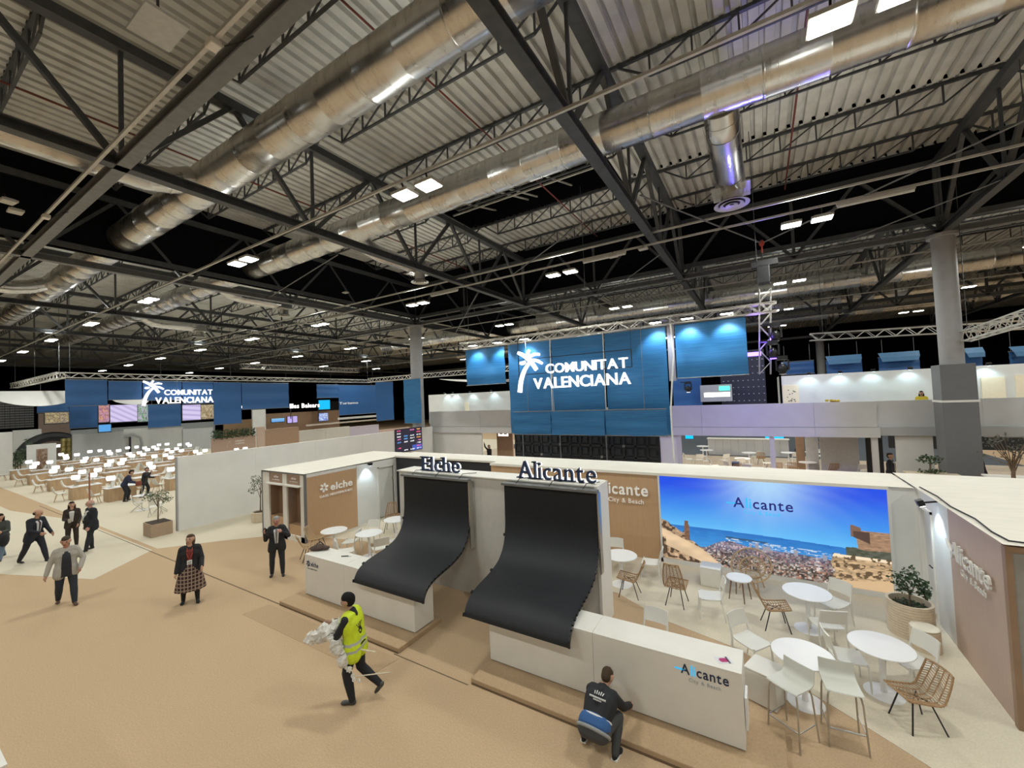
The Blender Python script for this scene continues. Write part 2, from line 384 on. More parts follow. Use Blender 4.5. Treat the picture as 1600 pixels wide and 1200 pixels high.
ZC, ZT, NODE, Y0 = 10.5, 13.25, 4.65, 3.25
def truss_y(x, ya, yb, split=True, heavy=False, m_=None, name='truss_beam'):
    """main roof truss along Y: bottom chord, top chord, V struts and posts"""
    m_ = m_ or M_STEEL
    t = bpy.data.objects.new(name, None); COL.objects.link(t); t.location = (x, 0, 0); t['kind'] = 'structure'
    MB().box(-0.13, 0.13, ya, yb, ZC-0.1, ZC-0.07).box(-0.02, 0.02, ya, yb, ZC-0.07, ZC+0.11).box(-0.13, 0.13, ya, yb, ZC+0.11, ZC+0.14).build('bottom_chord', M_STEELG if heavy else m_, t)
    MB().box(-0.14, 0.14, ya, yb, ZT-0.12, ZT+0.12).build('top_chord', m_, t)
    if heavy: MB().box(-0.16, 0.16, ya, yb, ZC+0.5, ZC+0.7).build('middle_chord', m_, t)
    k0, k1 = math.ceil((ya-Y0)/NODE), math.floor((yb-Y0)/NODE); J = MB()
    for k in range(k0, k1+1):
        y = Y0+k*NODE
        for a, b, w in (((0, y, ZC), (0, y+NODE/2, ZT), 0.13), ((0, y, ZC), (0, y-NODE/2, ZT), 0.13), ((0, y, ZC), (0, y, ZT), 0.08)):
            if b[1] < ya or b[1] > yb: continue
            if split: MB().bar(a, b, w, w*0.9).build('strut', m_, t)
            else: J.bar(a, b, w, w*0.9)
    if not split: o = J.build('web', m_, t, kind='stuff')
    return t
for x in (-12.1, -3.08, 6.3): truss_y(x, -13, 21.9)
truss_y(-21.44, -13, 21.9, heavy=True)
for x in (-30.6, -40.0, -49.3): truss_y(x, -6, 40)
for x in (-58.6, -67.9): truss_y(x, -6, 60, split=False)
for x in (-21.44, -12.1, -3.08, 6.3, 15.6): truss_y(x, 22.3, 60, split=False)
def truss_x(y, xa, xb, m_=None, heavy=False, split=True):
    m_ = m_ or M_STEELG
    t = bpy.data.objects.new('truss_beam', None); COL.objects.link(t); t.location = (0, y, 0); t['kind'] = 'structure'
    MB().box(xa, xb, -0.12, 0.12, ZC-0.10, ZC-0.06).box(xa, xb, -0.03, 0.03, ZC-0.06, ZC+0.1).box(xa, xb, -0.12, 0.12, ZC+0.1, ZC+0.14).build('bottom_chord', m_, t)
    if heavy:
        MB().box(xa, xb, -0.14, 0.14, ZC+0.42, ZC+0.62).build('middle_chord', M_STEEL, t)
        n = int((xb-xa)/4.6)
        for k in range(n+1):
            x = xa+k*4.6
            for b in ((x+2.3, 0, ZT), (x-2.3, 0, ZT), (x, 0, ZT)):
                if xa <= b[0] <= xb: MB().bar((x, 0, ZC), b, 0.12).build('strut', M_STEEL, t)
        MB().box(xa, xb, -0.12, 0.12, ZT-0.1, ZT+0.1).build('top_chord', M_STEEL, t)
    return t
truss_x(Y0, -60, 12)
truss_x(21.9, -21.4, 28, heavy=True)
truss_x(40.6, -60, 28, heavy=True); truss_x(59, -60, 28)
truss_x(21.9, -60, -21.6)
# open-web joists under the roof sheet, one per bay between trusses
def joist_mesh(L, fine):
    b = MB(); zt, zb = ZD-0.05, ZD-0.68
    b.bar((0, 0, zt), (L, 0, zt), 0.10, 0.09); b.bar((1.0, 0, zb), (L-1.0, 0, zb), 0.06, 0.06)
    n = 7; st = (L-2.0)/n
    for k in range(n+1):
        x = 1.0+k*st; b.bar((x, 0, zb), (x, 0, zt), 0.045)
        if k < n: b.bar((x, 0, zb), (x+st, 0, zt), 0.04)
    b.bar((0.1, 0, zt), (1.0, 0, zb), 0.05); b.bar((L-0.1, 0, zt), (L-1.0, 0, zb), 0.05)
    if fine:
        for k in range(int(L/0.36)): b.bar((0.2+k*0.36, -0.07, zt+0.03), (0.2+k*0.36, 0.07, zt+0.03), 0.1, 0.05)
    return b
JX = [-67.9, -58.6, -49.3, -40.0, -30.6, -21.44, -12.1, -3.08, 6.3, 15.6]
JY = [-0.9, 2.2, 5.3, 8.35, 11.2, 14.3, 17.55, 20.45, 24.6, 27.7, 30.8, 33.9, 37.0, 44, 48, 52]
jm = None
for i in range(len(JX)-1):
    for j, y in enumerate(JY):
        if (i < 4 and y > 34) or (i == 8 and y < 5): continue
        if jm is None:
            jm = joist_mesh(9.3, True).build('joist_beam', M_STEEL, kind='structure'); o = jm
        else: o = jm.copy(); COL.objects.link(o)
        o.location = (JX[i], y, 0); o.scale.x = (JX[i+1]-JX[i])/9.3
# sprinkler pipes (red) and cross bridging
for x, ya, yb in ((-7.2, 4, 21.5), (1.4, 2, 21.5), (-16.2, 2, 21.5)):
    MB().tube([(x, ya, ZD-0.5), (x, yb, ZD-0.5)], 0.03, 6).build('trim_5', mat('pipe_red', (0.16, 0.035, 0.025), 0.5), kind='structure')
def column(x, y, r, zb, zt, bw, boxh, mcol, mbox):
    t = bpy.data.objects.new('column', None); COL.objects.link(t); t.location = (x, y, 0); t['kind'] = 'structure'
    MB().lathe([(r, zb), (r, zt)], 28).build('shaft', mcol, t, smooth=True)
    MB().lathe([(r*1.35, zt-0.12), (r*1.35, zt)], 20).build('capital_plate', mcol, t)
    bevel(MB().box(-bw/2, bw/2, -bw/2, bw/2, 0, boxh).build('casing', mbox, t), 0.02)
    return t
M_COL = mat('column_paint', (0.36, 0.36, 0.37), 0.55, noise=0.05, scale=3)
M_CASE = mat('casing_grey', (0.15, 0.155, 0.165), 0.5, noise=0.04, scale=3)
c2 = column(6.28, 21.9, 0.34, 5.3, ZC-0.1, 0.95, 5.4, M_COL, M_CASE)
MB().box(-0.5, 0.5, -0.5, 0.5, 3.98, 4.06).build('band', M_WALL, c2)
column(-21.44, 21.9, 0.44, 2.4, ZC-0.1, 1.25, 2.5, M_COL, mat('casing_pale', (0.40, 0.42, 0.42), 0.6))
column(-12.1, 40.6, 0.4, 0, ZC-0.1, 1.0, 3, M_COL, M_CASE); column(6.3, 60, 0.4, 0, ZC, 1, 3, M_COL, M_CASE)

# ------------------------------------------------------------------ ducts
def duct(y, z, r, xa, xb, label, L=2.4):
    t = thing('air_duct', label, 'duct', (xa, y, z)); n = int((xb-xa)/L); sec = None
    for k in range(n):
        if sec is None:
            b = MB(); h = 0.012; seg = 36
            prof = [(0, r), (0.02, r+h), (0.06, r+h), (0.08, r), (L/2-0.03, r), (L/2-0.01, r+h*0.7), (L/2+0.01, r+h*0.7), (L/2+0.03, r), (L-0.001, r)]
            vs, fs = [], []
            for px, rr in prof:
                for q in range(seg):
                    a = 2*math.pi*q/seg; vs.append((px, rr*math.cos(a), rr*math.sin(a)))
            for i in range(len(prof)-1):
                for q in range(seg): fs.append((i*seg+q, (i+1)*seg+q, (i+1)*seg+(q+1) % seg, i*seg+(q+1) % seg))
            b.add(vs, fs); sec = b.build('duct_section', M_DUCT, t, smooth=True)
        else: share(sec, t, (k*L, 0, 0))
    return t
duct(5.80, 11.86, 0.53, -62, 10.2, 'round galvanised steel air duct, thickest and closest, crossing under the ribbed roof')
duct(10.65, 11.86, 0.52, -62, 15.2, 'round galvanised steel air duct running behind the lit twin lamps')
duct(35.2, 11.86, 0.62, -40, 27, 'galvanised steel air duct beyond the heavy girder, upper of two behind the grey column', 4.0)
duct(42.6, 11.86, 0.55, -40, 27, 'galvanised steel air duct beyond the heavy girder, lower of two behind the grey column', 4.0)
duct(50.0, 11.86, 0.6, -40, 27, 'farthest galvanised air duct, high behind the pale stand', 4.0)
def branch(label, pts, r):
    t = thing('branch_duct', label, 'duct', pts[0]); o0 = Vector(pts[0]); P_ = []
    for i in range(len(pts)-1):
        n = 6 if i else 3
        for k in range(n): P_.append(Vector(pts[i]).lerp(Vector(pts[i+1]), k/n)-o0)
    P_.append(Vector(pts[-1])-o0)
    MB().tube(P_, r, 20).build('pipe', M_DUCT, t, smooth=True)
    for p, q in ((P_[2], P_[3]), (P_[4], P_[5]), (P_[-2], P_[-1])):
        d = (q-p).normalized(); MB().tube([p-d*0.03, p+d*0.03], r+0.015, 20).build('collar', M_DUCT, t, smooth=True)
    return t
branch('round branch duct bending off the closest air duct towards the roof edge', [(-14.1, 5.35, 11.75), (-14.15, 4.9, 11.5), (-14.2, 4.3, 11.35), (-14.2, -6, 11.3)], 0.34)
branch('round branch duct bending off the air duct beyond the black girder', [(-31.4, 5.4, 11.75), (-31.4, 4.9, 11.5), (-31.4, 4.3, 11.35), (-31.4, -2, 11.3)], 0.34)
def diffuser(x, y, label, big=1.0):
    t = thing('air_diffuser', label, 'diffuser', (x, y, 10.55))
    s = big
    MB().box(-0.42*s, 0.42*s, -0.42*s, 0.42*s, 0.42, 0.46).build('square_plate', M_BAR, t)
    MB().box(-0.33*s, 0.33*s, -0.33*s, 0.33*s, 0.46, 1.0).build('plenum_box', M_DUCT, t)
    MB().lathe([(0.24*s, 0.42), (0.24*s, 0.12)], 24).build('neck', M_DUCT, t, smooth=True)
    for r0, r1, z in ((0.30, 0.40, 0.02), (0.19, 0.27, 0.0), (0.05, 0.14, -0.01)):
        MB().lathe([(r0*s, z+0.04), (r1*s, z), (r1*s, z+0.02), (r0*s*0.98, z+0.07)], 28, cap=False).build('ring', M_BAR, t, smooth=True)
    MB().lathe([(0.28*s, 0.12), (0.30*s, 0.05)], 24).build('throat', M_BLACKM, t)
    return t
for x, tx, big in ((-13.7, 'between the lit lamps and the pale column', 1.05), (-0.45, 'hanging above the banner truss', 1.25), (-25.3, 'behind the black girder', 1.0), (-37.0, 'over the desks', 1.0)):
    branch('short branch duct to the air diffuser '+tx, [(x, 11.0, 11.6), (x, 11.4, 11.35), (x, 12.0, 11.25), (x, 14.1, 11.25)], 0.31*big)
    diffuser(x, 14.4, 'round ringed ceiling air diffuser with square plate, '+tx, big)

# ------------------------------------------------------------------ light bars and high-bay lamps
BARN = ['the closest', 'the second', 'the third', 'the fourth', 'the fifth']
BAR_TXT = {7.12: 'between the thick ducts', 15.5: 'before the heavy girder', 23.9: 'past the heavy girder', 32.3: 'over the pale stand', 40.7: 'over the far hall', 2.75: 'before the closest duct'}
for y, zs in ((2.75, (10.2,)), (7.0, (10.2,)), (15.15, (10.58, 10.17)), (23.9, (10.3,)), (32.3, (10.3,)), (40.7, (10.3,))):
    for z in zs:
        o = MB().box(-62, 14, y-0.028, y+0.028, z-0.03, z+0.03).build('light_bar', M_BAR)
        tag(o, ('thin upper ' if z > 10.4 else 'slim ')+'pale metal light bar '+BAR_TXT[min(BAR_TXT, key=lambda q: abs(q-y))]+', hung from the trusses', 'light bar')
def highbay(lit, label, x, y, z=9.9):
    t = thing('ceiling_lamp', label, 'lamp', (x, y, z), 0, 'high-bay lamps in pairs on the light bars')
    return t
proto = {}
def make_highbay(lit):
    t = thing('ceiling_lamp', 'square high-bay lamp', 'lamp', (0, 0, 0), 0, 'high-bay lamps in pairs on the light bars')
    MB().box(-0.27, 0.27, -0.21, 0.21, 0.02, 0.09).box(-0.2, 0.2, -0.14, 0.14, 0.09, 0.13).build('housing', M_BAR, t)
    MB().box(-0.245, 0.245, -0.185, 0.185, 0.0, 0.02).build('diffuser_panel', M_LIT if lit else M_BAR, t)
    MB().bar((0, -0.01, 0.12), (0, -0.10, 0.32), 0.03).bar((-0.15, 0, 0.12), (0.15, 0, 0.12), 0.03).build('bracket', M_BLACKM, t)
    return t
first = make_highbay(True); used = False
ORD = ['first', 'second', 'third', 'fourth', 'fifth', 'sixth', 'seventh', 'eighth', 'ninth', 'tenth', 'eleventh', 'twelfth', 'thirteenth', 'fourteenth', 'fifteenth', 'sixteenth', 'seventeenth', 'eighteenth', 'nineteenth', 'twentieth']
for ry in ROWS_Y:
    n = 0
    for cx in COLS_X:
        vis = ry > 5 and ry < 42 and not (cx > 12) and not (ry > 30 and cx < -50)
        if ry < 50 and cx > -60:
            lamp('AREA', (cx, ry, 9.86), PW_BAY, LAMP_COL, 1.1, size_y=0.4, name='lamp_light')
            if -45 < cx < 12 and -5 < ry < 36: lamp('AREA', (cx, ry, 10.34), PW_BAY*UP_FILL, LAMP_COL, 1.1, size_y=0.4, rot=(math.pi, 0, 0), name='roof_fill')  # added upward light, no part of the lamp, to brighten the roof sheet
        if not vis: continue
        for sx in (-0.39, 0.39):
            lab = f'lit lamp, {"first" if sx > 0 else "second"} of pair {"one two three four five six seven eight nine ten".split()[n]} from column, {BAR_TXT[ry]}'
            if not used: o = first; used = True; o.location = (cx+sx, ry, 9.88); o['label'] = lab
            else: o = dup(first, (cx+sx, ry, 9.88), 0, lab)
        n += 1
unlit = make_highbay(False); unlit['group'] = 'unlit lamps on the light bars'; q = at(30, 325, 9.9); unlit.location = (q.x-0.4, q.y, 9.9)
unlit['label'] = 'unlit grey lamp panel over the black girder, upper of two'
unlit.scale = (.6, .6, .6)
dup(unlit, (q.x+0.2, q.y-0.2, 9.9), 0.15, 'unlit grey lamp panel over the black girder, lower of two')
for px, py, tx in ((958, 402, 'to the left of the other'), (1005, 390, 'to the right of the other'), (540, 458, 'near the pale column'), (470, 508, 'over the desks')):
    q = at(px, py, Y=15.15); dup(unlit, (q.x, q.y, q.z), 0, 'unlit grey lamp panel before the heavy girder, '+tx)
bt = None
for i, (xa, tx) in enumerate(((2.2, 'above the right-hand end of the banner truss'), (-5.7, 'above the sign banner'), (-13.7, 'near the pale column'), (-22.3, 'over the black barrier'))):
    lab = 'unlit white batten light tube '+tx
    if bt is None:
        bt = thing('batten_light', lab, 'lamp', (xa, 15.15, 10.07), 0, 'battens on the light bar')
        MB().box(0, 1.7, -0.06, 0.06, 0, 0.07).build('housing', M_BAR, bt); MB().tube([(0.02, 0, -0.03), (1.68, 0, -0.03)], 0.045, 8).build('tube', mat('tube_glass', (0.7, 0.7, 0.7), 0.3), bt)
    else: dup(bt, (xa, 15.15, 10.07), 0, lab)
for px, py, y in ((337, 70, 2.75), (77, 339, 2.75)):
    q = at(px, py, 10.15); t = thing('junction_box', f'white junction box on the light bar before the closest duct, {"upper" if py < 100 else "lower"}', 'box', (q.x, y, 10.13))
    bevel(MB().box(-0.1, 0.1, -0.075, 0.075, -0.05, 0.05).build('body', M_WHITE, t), 0.02); MB().tube([(0.1, 0.1, 0), (0.25, 0.3, 0.15), (0.5, 0.3, 0.1)], 0.012, 5).build('cable', M_CABLE, t)
q = at(247, 45, 12.6); t = thing('ceiling_panel', 'grey square heater panel hung under the roof', 'panel', q); MB().box(-0.5, 0.5, -0.35, 0.35, 0, 0.06).build('plate', M_BAR, t); MB().bar((0, 0, 0.05), (0, 0, 1.2), 0.04).build('hanger', M_STEEL, t)
# stay wires
def wire(label, pts, r=0.022, m_=None):
    o = MB().tube(pts, r, 6).build('stay_wire', m_ or M_STEELG); tag(o, label, 'cable')
HOOK = at(1190, 380, Y=17.0)
wire('taut steel wire from the truss to the red hook above the banner', [at(1000, 305, 10.5), HOOK])
wire('taut steel wire from the red hook up towards the right-hand truss', [HOOK, (6.3, 12.55, 10.5)])
wire('steel wire crossing from the truss towards the light bar before the heavy girder', [at(960, 312, 10.5), at(800, 430, 10.5)])
wire('lower steel wire slanting from the truss to the heavy girder', [at(1035, 395, 10.5), at(893, 500, 10.5)])
wire('steel wire slanting from the ducts down to the black girder', [at(528, 398, 10.5), at(412, 470, 10.5)])
wire('long steel wire slanting to the grey column', [(6.3, 17.2, 10.5), at(1272, 396, 10.5)])
wire('violet-lit steel wire slanting from the truss beside the pale column', [at(745, 460, 10.5), at(712, 520, Y=20)])
o = MB().ball((0, 0, 0), 0.09, 8, 6, 0, (1, 1, 1.3)).tube([(0, 0, -0.1), (0, 0, -0.35)], 0.03, 6).build('hook', mat('hook_red', (0.45, 0.05, 0.03), 0.5), loc=HOOK); tag(o, 'red lifting hook on wires above the stage tower', 'hook')

# ------------------------------------------------------------------ booths: walls, boxes
def sub(name, m_, parent, *boxes, **k):
    b = MB()
    for bx in boxes: b.box(*bx)
    return b.build(name, m_, parent, **k)
def shell(name):
    o = bpy.data.objects.new(name, None); COL.objects.link(o); o['kind'] = 'structure'; return o
XD, YD, ZDIR = (1, 0, 0), (0, 1, 0), (0, 0, 1)
# back wall of both booths
bw = shell('wall_back_booth')
sub('core', M_WALL, bw, (-8.45, 2.8, 12.26, 13.85, 0, 2.48), (-13.9, -8.45, 12.76, 13.85, 0, 2.48))
sub('black_cladding', M_BLACKP, bw, (-13.86, -8.45, 12.70, 12.76, 0.0, 2.44))
sub('brown_cladding', M_WOODP, bw, (-8.45, -5.6, 12.2, 12.26, 0, 2.46), (-5.597, -2.66, 12.2, 12.26, 0, 2.46))
sub('end_cladding', M_WALL, bw, (2.32, 2.8, 12.2, 12.26, 0, 2.5))
def canvas(pts, parent, name='roof_canvas'):
    (x0, y0), (x1, y1), z = pts; g = []; random.seed(int(x0*10)+3); n = 14
    for i in range(n+1):
        row = []
        for j in range(7):
            e = 0 if i in (0, n) or j in (0, 6) else 0.012*math.sin(i*1.7+j*0.9)+random.uniform(-.006, .006)
            row.append((x0+(x1-x0)*i/n, y0+(y1-y0)*j/6, z+e))
        g.append(row)
    b = MB(); b.sheet(g); o = b.build(name, M_CLOTH, parent, smooth=True); return o
canvas(((-8.45, 12.14), (2.74, 13.9), 2.51), bw); canvas(((-13.9, 12.6), (-8.45, 13.9), 2.50), bw)
sub('fascia', M_CLOTH, bw, (-8.45, 2.32, 12.13, 12.19, 2.44, 2.515), (-13.86, -8.45, 12.62, 12.69, 2.44, 2.505))
# right-hand box with the rosewood wall
rb = shell('wall_right_booth')
sub('core', M_GREYW, rb, (2.92, 7.2, 8.5, 13.9, 0, 2.5), )
sub('rosewood_cladding', M_PINKP, rb, (2.80, 2.92, 8.5, 10.5, 0.0, 2.5))
sub('white_cladding', M_WALL, rb, (2.80, 2.92, 10.5, 11.38, 0, 2.5), (2.80, 2.92, 11.38, 12.2, 2.15, 2.5))
sub('front_cladding', mat('front_grey', (0.30, 0.29, 0.27), 0.6), rb, (2.85, 7.2, 8.42, 8.5, 0.1, 2.42))
sub('edge_trim', M_BROWN, rb, (2.78, 2.85, 8.40, 8.5, 0.0, 2.5), (2.85, 7.2, 8.40, 8.5, 2.42, 2.5), (2.85, 7.2, 8.40, 8.5, 0.0, 0.1))
canvas(((2.76, 8.36), (7.2, 13.9), 2.535), rb)
cb = MB().tube([(2.83, 12.1, 2.55), (2.86, 11.2, 2.56), (2.82, 10.4, 2.555), (2.88, 9.6, 2.56), (2.83, 8.9, 2.555), (2.86, 8.5, 2.555), (3.05, 8.44, 2.56)], 0.012, 6).build('roof_cable', M_CABLE); tag(cb, 'thin black cable lying along the canvas edge above the rosewood wall', 'cable')
dr = MB().box(2.85, 2.9, 11.38, 12.05, 0.02, 2.15).build('door_1', M_WALL, kind='structure')
sub('door_frame', M_WHITE, dr, (2.77, 2.86, 11.33, 11.38, 0, 2.2), (2.77, 2.92, 12.05, 12.2, 0, 2.2), (2.77, 2.86, 11.33, 12.1, 2.15, 2.2))
MB().tube([(2.85, 11.48, 1.05), (2.78, 11.48, 1.05), (2.78, 11.62, 1.05)], 0.014, 6).build('door_handle', M_BLACKM, dr)
# first booth box (sign with flower)
eb = shell('wall_left_booth')
sub('core', M_WALL, eb, (-16.7, -14.0, 8.95, 13.85, 0, 2.42))
sub('brown_cladding', M_WOODP, eb, (-14.0, -13.9, 8.56, 10.66, 0, 2.3))
sub('white_cladding', M_WALL, eb, (-14.0, -13.9, 10.66, 11.75, 0, 2.4), (-14.0, -13.9, 11.75, 12.55, 2.1, 2.4), (-14.0, -13.9, 12.55, 12.76, 0, 2.4), (-14.0, -13.92, 8.56, 10.66, 2.3, 2.42))
sub('frame', M_WHITE, eb, (-16.7, -16.25, 8.5, 8.95, 0, 2.42), (-15.32, -15.06, 8.5, 8.95, 0, 2.42), (-14.2, -13.96, 8.5, 8.95, 0, 2.42), (-16.7, -13.96, 8.5, 8.95, 0, 0.2), (-16.7, -13.96, 8.5, 8.95, 2.38, 2.42))
sub('edge_trim', mat('slate_edge', (0.16, 0.16, 0.16), 0.6), eb, (-16.74, -16.7, 8.48, 8.95, 0, 2.43), (-13.96, -13.9, 8.48, 8.56, 0, 2.43), (-16.7, -13.96, 8.47, 8.5, 2.40, 2.44))
canvas(((-16.74, 8.46), (-13.88, 13.9), 2.45), eb)
dr = MB().box(-13.98, -13.95, 11.75, 12.55, 0.02, 2.1).build('door_2', M_WALL, kind='structure')
sub('door_frame', M_WHITE, dr, (-13.95, -13.87, 11.70, 11.75, 0, 2.15), (-13.95, -13.87, 12.55, 12.6, 0, 2.15), (-13.95, -13.87, 11.7, 12.6, 2.1, 2.15))
sub('hinge', M_CHROME, dr, (-13.94, -13.9, 12.5, 12.54, 1.5, 1.62), (-13.94, -13.9, 12.5, 12.54, 0.4, 0.52))
def poster(name, w, h, fn, nx, ny, parent, M, strength=0.9, label=None):
    """flat printed or lit picture: a grid of coloured cells"""
    uu, vv = np.meshgrid(np.linspace(0, 1, nx+1), np.linspace(0, 1, ny+1))
    P_ = np.stack([uu.ravel()*w, vv.ravel()*h, np.zeros(uu.size)], 1)
    R_ = np.array(M)[:3, :3]; T_ = np.array(M)[:3, 3]; P_ = P_ @ R_.T + T_
    i = np.arange(ny)[:, None]*(nx+1)+np.arange(nx)[None, :]; F_ = np.stack([i, i+1, i+nx+2, i+nx+1], -1).reshape(-1, 4)
    me = bpy.data.meshes.new(name); me.from_pydata(P_.tolist(), [], F_.tolist())
    ca = me.color_attributes.new('picture', 'FLOAT_COLOR', 'POINT')
    rgb = np.clip(fn(uu, vv), 0, 1)
    ca.data.foreach_set('color', np.concatenate([rgb, np.ones((*uu.shape, 1))], -1).ravel().astype(np.float32))
    key = 'picture_%g' % strength
    if key not in MATS:
        mt = bpy.data.materials.new(key); mt.use_nodes = True; nt = mt.node_tree; b = nt.nodes['Principled BSDF']; MATS[key] = mt
        a = nt.nodes.new('ShaderNodeVertexColor'); a.layer_name = 'picture'; b.inputs['Roughness'].default_value = 0.3
        if strength > 0:
            b.inputs['Base Color'].default_value = (0.02, 0.02, 0.02, 1)
            nt.links.new(a.outputs[0], b.inputs['Emission Color']); b.inputs['Emission Strength'].default_value = strength
        else: nt.links.new(a.outputs[0], b.inputs['Base Color'])
    me.materials.append(MATS[key]); return link(name, me, parent, label=label)
def vnoise(u, v, s, seed=0):
    rng = np.random.RandomState(seed); n = 64; T = rng.rand(n, n)
    x, y = u*s, v*s; xi, yi = np.floor(x).astype(int), np.floor(y).astype(int); fx, fy = x-xi, y-yi
    fx, fy = fx*fx*(3-2*fx), fy*fy*(3-2*fy); g = lambda a, b: T[a % n, b % n]
    return (g(xi, yi)*(1-fx)+g(xi+1, yi)*fx)*(1-fy)+(g(xi, yi+1)*(1-fx)+g(xi+1, yi+1)*fx)*fy
def cells(u, v, sx, sy, seed=0):
    rng = np.random.RandomState(seed); T = rng.rand(97, 97, 3); return T[np.floor(u*sx).astype(int) % 97, np.floor(v*sy).astype(int) % 97]
def mixc(a, b, t): return a*(1-t[..., None])+b*t[..., None]
C = lambda *v: np.array(v, float)
for k, (x0, x1) in enumerate(((-16.25, -15.32), (-15.06, -14.2))):
    t = thing('display_niche', ('brown display niche with a dark blue poster, beside the pale corner' if k == 0 else 'brown display niche with a solar farm poster, next to the sign wall'), 'display', ((x0+x1)/2, 8.5, 0), 0, 'display niches in the booth front')
    w = (x1-x0)/2-0.01
    sub('back_panel', M_BROWN, t, (-w, w, 0.36, 0.42, 0.2, 2.38)); sub('side_panel', M_BROWN, t, (-w, -w+0.03, 0.05, 0.36, 0.2, 2.0)); sub('side_panel', M_BROWN, t, (w-0.03, w, 0.05, 0.36, 0.2, 2.0))
    sub('header_panel', mat('header_brown', (0.36, 0.24, 0.17), 0.5), t, (-w, w, 0.03, 0.08, 2.0, 2.38)); sub('ledge', M_WHITE, t, (-w-0.08, w+0.1, -0.14, 0.03, 1.97, 2.01)); sub('base_panel', M_WOODP, t, (-w, w, 0.05, 0.36, 0.2, 0.55 if k else 0.75))
    letters('elche', 0.09, 0.30, 0.006, M_SOFTL, t, plane_M((-0.16, 0.025, 2.2), XD, ZDIR), joined='lettering'); 
    letters('oasis mediterráneo', 0.03, 0.5, 0.006, M_SOFTL, t, plane_M((-0.27, 0.025, 2.11), XD, ZDIR), joined='lettering')
    if k == 0:
        poster('poster', 0.42, 1.15, lambda u, v: mixc(C(.005, .02, .06), C(.02, .09, .2), np.clip(v+vnoise(u, v, 6)*.4-.2, 0, 1)), 14, 30, t, plane_M((-w+0.38, 0.35, 0.80), XD, ZDIR), 0.6)
    else:
        def solar(u, v):
            sky = mixc(C(.25, .6, .85), C(.03, .25, .7), np.clip((v-.55)*2.2, 0, 1)); land = C(.12, .22, .06)+0*u[..., None]
            ray = np.abs(np.sin((u-.15)/(0.62-np.minimum(v, .5))*5.5)) > .55; pan = mixc(C(.75, .78, .8), C(.03, .05, .09), ray.astype(float))
            out = np.where((v > .5)[..., None], sky, np.where((v > .40)[..., None], land, pan)); return out
        poster('poster', 0.46, 1.3, solar, 40, 80, t, plane_M((-w+0.36, 0.35, 0.58), XD, ZDIR), 0.7)
# partly standing white partition with LED panel
ww = shell('wall_partition')
sub('panel', M_GREYW if False else M_WALL, ww, (-20.55, -20.4, 7.1, 10.1, 0, 2.98)); 
for a, b in ((10.103, 13.1), (13.103, 16.1), (16.103, 19.3), (19.303, 22.2)): sub('panel', M_WALL, ww, (-20.55, -20.4, a, b, 0, 2.98))
sub('end_cap', M_GREYW, ww, (-20.56, -20.39, 7.06, 7.1, 0, 2.99))

# ------------------------------------------------------------------ feature wall, LED curtains, letters
fw = shell('wall_feature')
sub('core', mat('feature_white', (0.62, 0.61, 0.58), 0.6, noise=0.03), fw, (-8.85, -6.0, 8.2, 8.8, 0, 2.9), (-5.998, -3.06, 8.2, 8.8, 0, 2.9))
sub('end_panel', M_WHITE, fw, (-3.06, -3.0, 8.16, 8.84, 0, 2.92)); sub('top_board', M_WHITE, fw, (-8.9, -3.06, 8.16, 8.84, 2.9, 2.93))
def crom(pts, n=6):
    P_ = [Vector(p) for p in pts]; out = []
    for i in range(len(P_)-1):
        a, b, c, d = P_[max(i-1, 0)], P_[i], P_[i+1], P_[min(i+2, len(P_)-1)]
        for k in range(n):
            t = k/n; out.append(0.5*((2*b)+(c-a)*t+(2*a-5*b+4*c-d)*t*t+(3*b-a-3*c+d)*t**3))
    return out+[P_[-1]]
LPROF = [(0, 8.04, 2.83), (0, 8.03, 2.3), (0, 8.0, 1.85), (0, 7.86, 1.5), (0, 7.56, 1.28), (0, 7.1, 1.20), (0, 6.72, 1.19), (0, 6.35, 1.17), (0, 6.1, 1.10), (0, 5.97, 0.98), (0, 5.94, 0.88)]
def led_curtain(label, x0, x1, sh0, sh1):
    t = thing('led_curtain', label, 'led screen', ((x0+x1)/2, 8.0, 0)); o = Vector(((x0+x1)/2, 8.0, 0))
    pr = crom(LPROF, 5); n = len(pr); NC = 4; g = []
    for i, p in enumerate(pr):
        f = min(1.0, max(0.0, (8.04-p.y)/2.1)); row = []
        for j in range(NC*3+1):
            u = j/(NC*3); xx = x0+(x1-x0)*u+(sh0*(1-u)+sh1*u)*f
            row.append(Vector((xx, p.y, p.z))-o)
        g.append(row)
    b = MB(); b.sheet(g, 0.05); b.build('led_mat', M_LED, t, smooth=True)
    clip = None
    for i in range(6, n-1, 2):
        for c in ((0, -1) if i % 12 == 0 else (-1,)):
            p = g[i][c]; q_ = g[i+1][c]; d = (q_-p).normalized(); s = 1 if c == -1 else -1
            k = MB().bar((0, 0, -0.03), (0, 0, 0.03), 0.03, 0.035) if clip is None else None
            if clip is None: clip = k.build('edge_clip', M_BLACKM, t); cl = clip
            else: cl = share(clip, t)
            cl.location = p+Vector((s*0.015, -0.0, 0.0)); cl.rotation_euler = d.to_track_quat('Z', 'X').to_euler()
    w = (x1-x0)/2
    MB().box(-w-0.02, w+0.04, -0.06, 0.1, 2.83, 2.88).build('top_rail', M_STEELG, t)
    MB().box(w+0.03, w+0.06, -0.02, 0.12, 1.2, 2.83).build('side_rail', M_CHROME, t)
    for k, x in enumerate((-w*0.7, w*0.05, w*0.75)):
        MB().tube([(x, 0.02, 2.88), (x+0.05, 0.12, 2.98), (x+0.14, 0.3, 2.97), (x+0.2, 0.5, 2.95)], 0.009, 5).build('cable', M_CABLE, t)
    return t
led_curtain('curved black LED curtain draped from the wall under the serif word Elche', -8.5, -6.27, 0.55, 0.40)
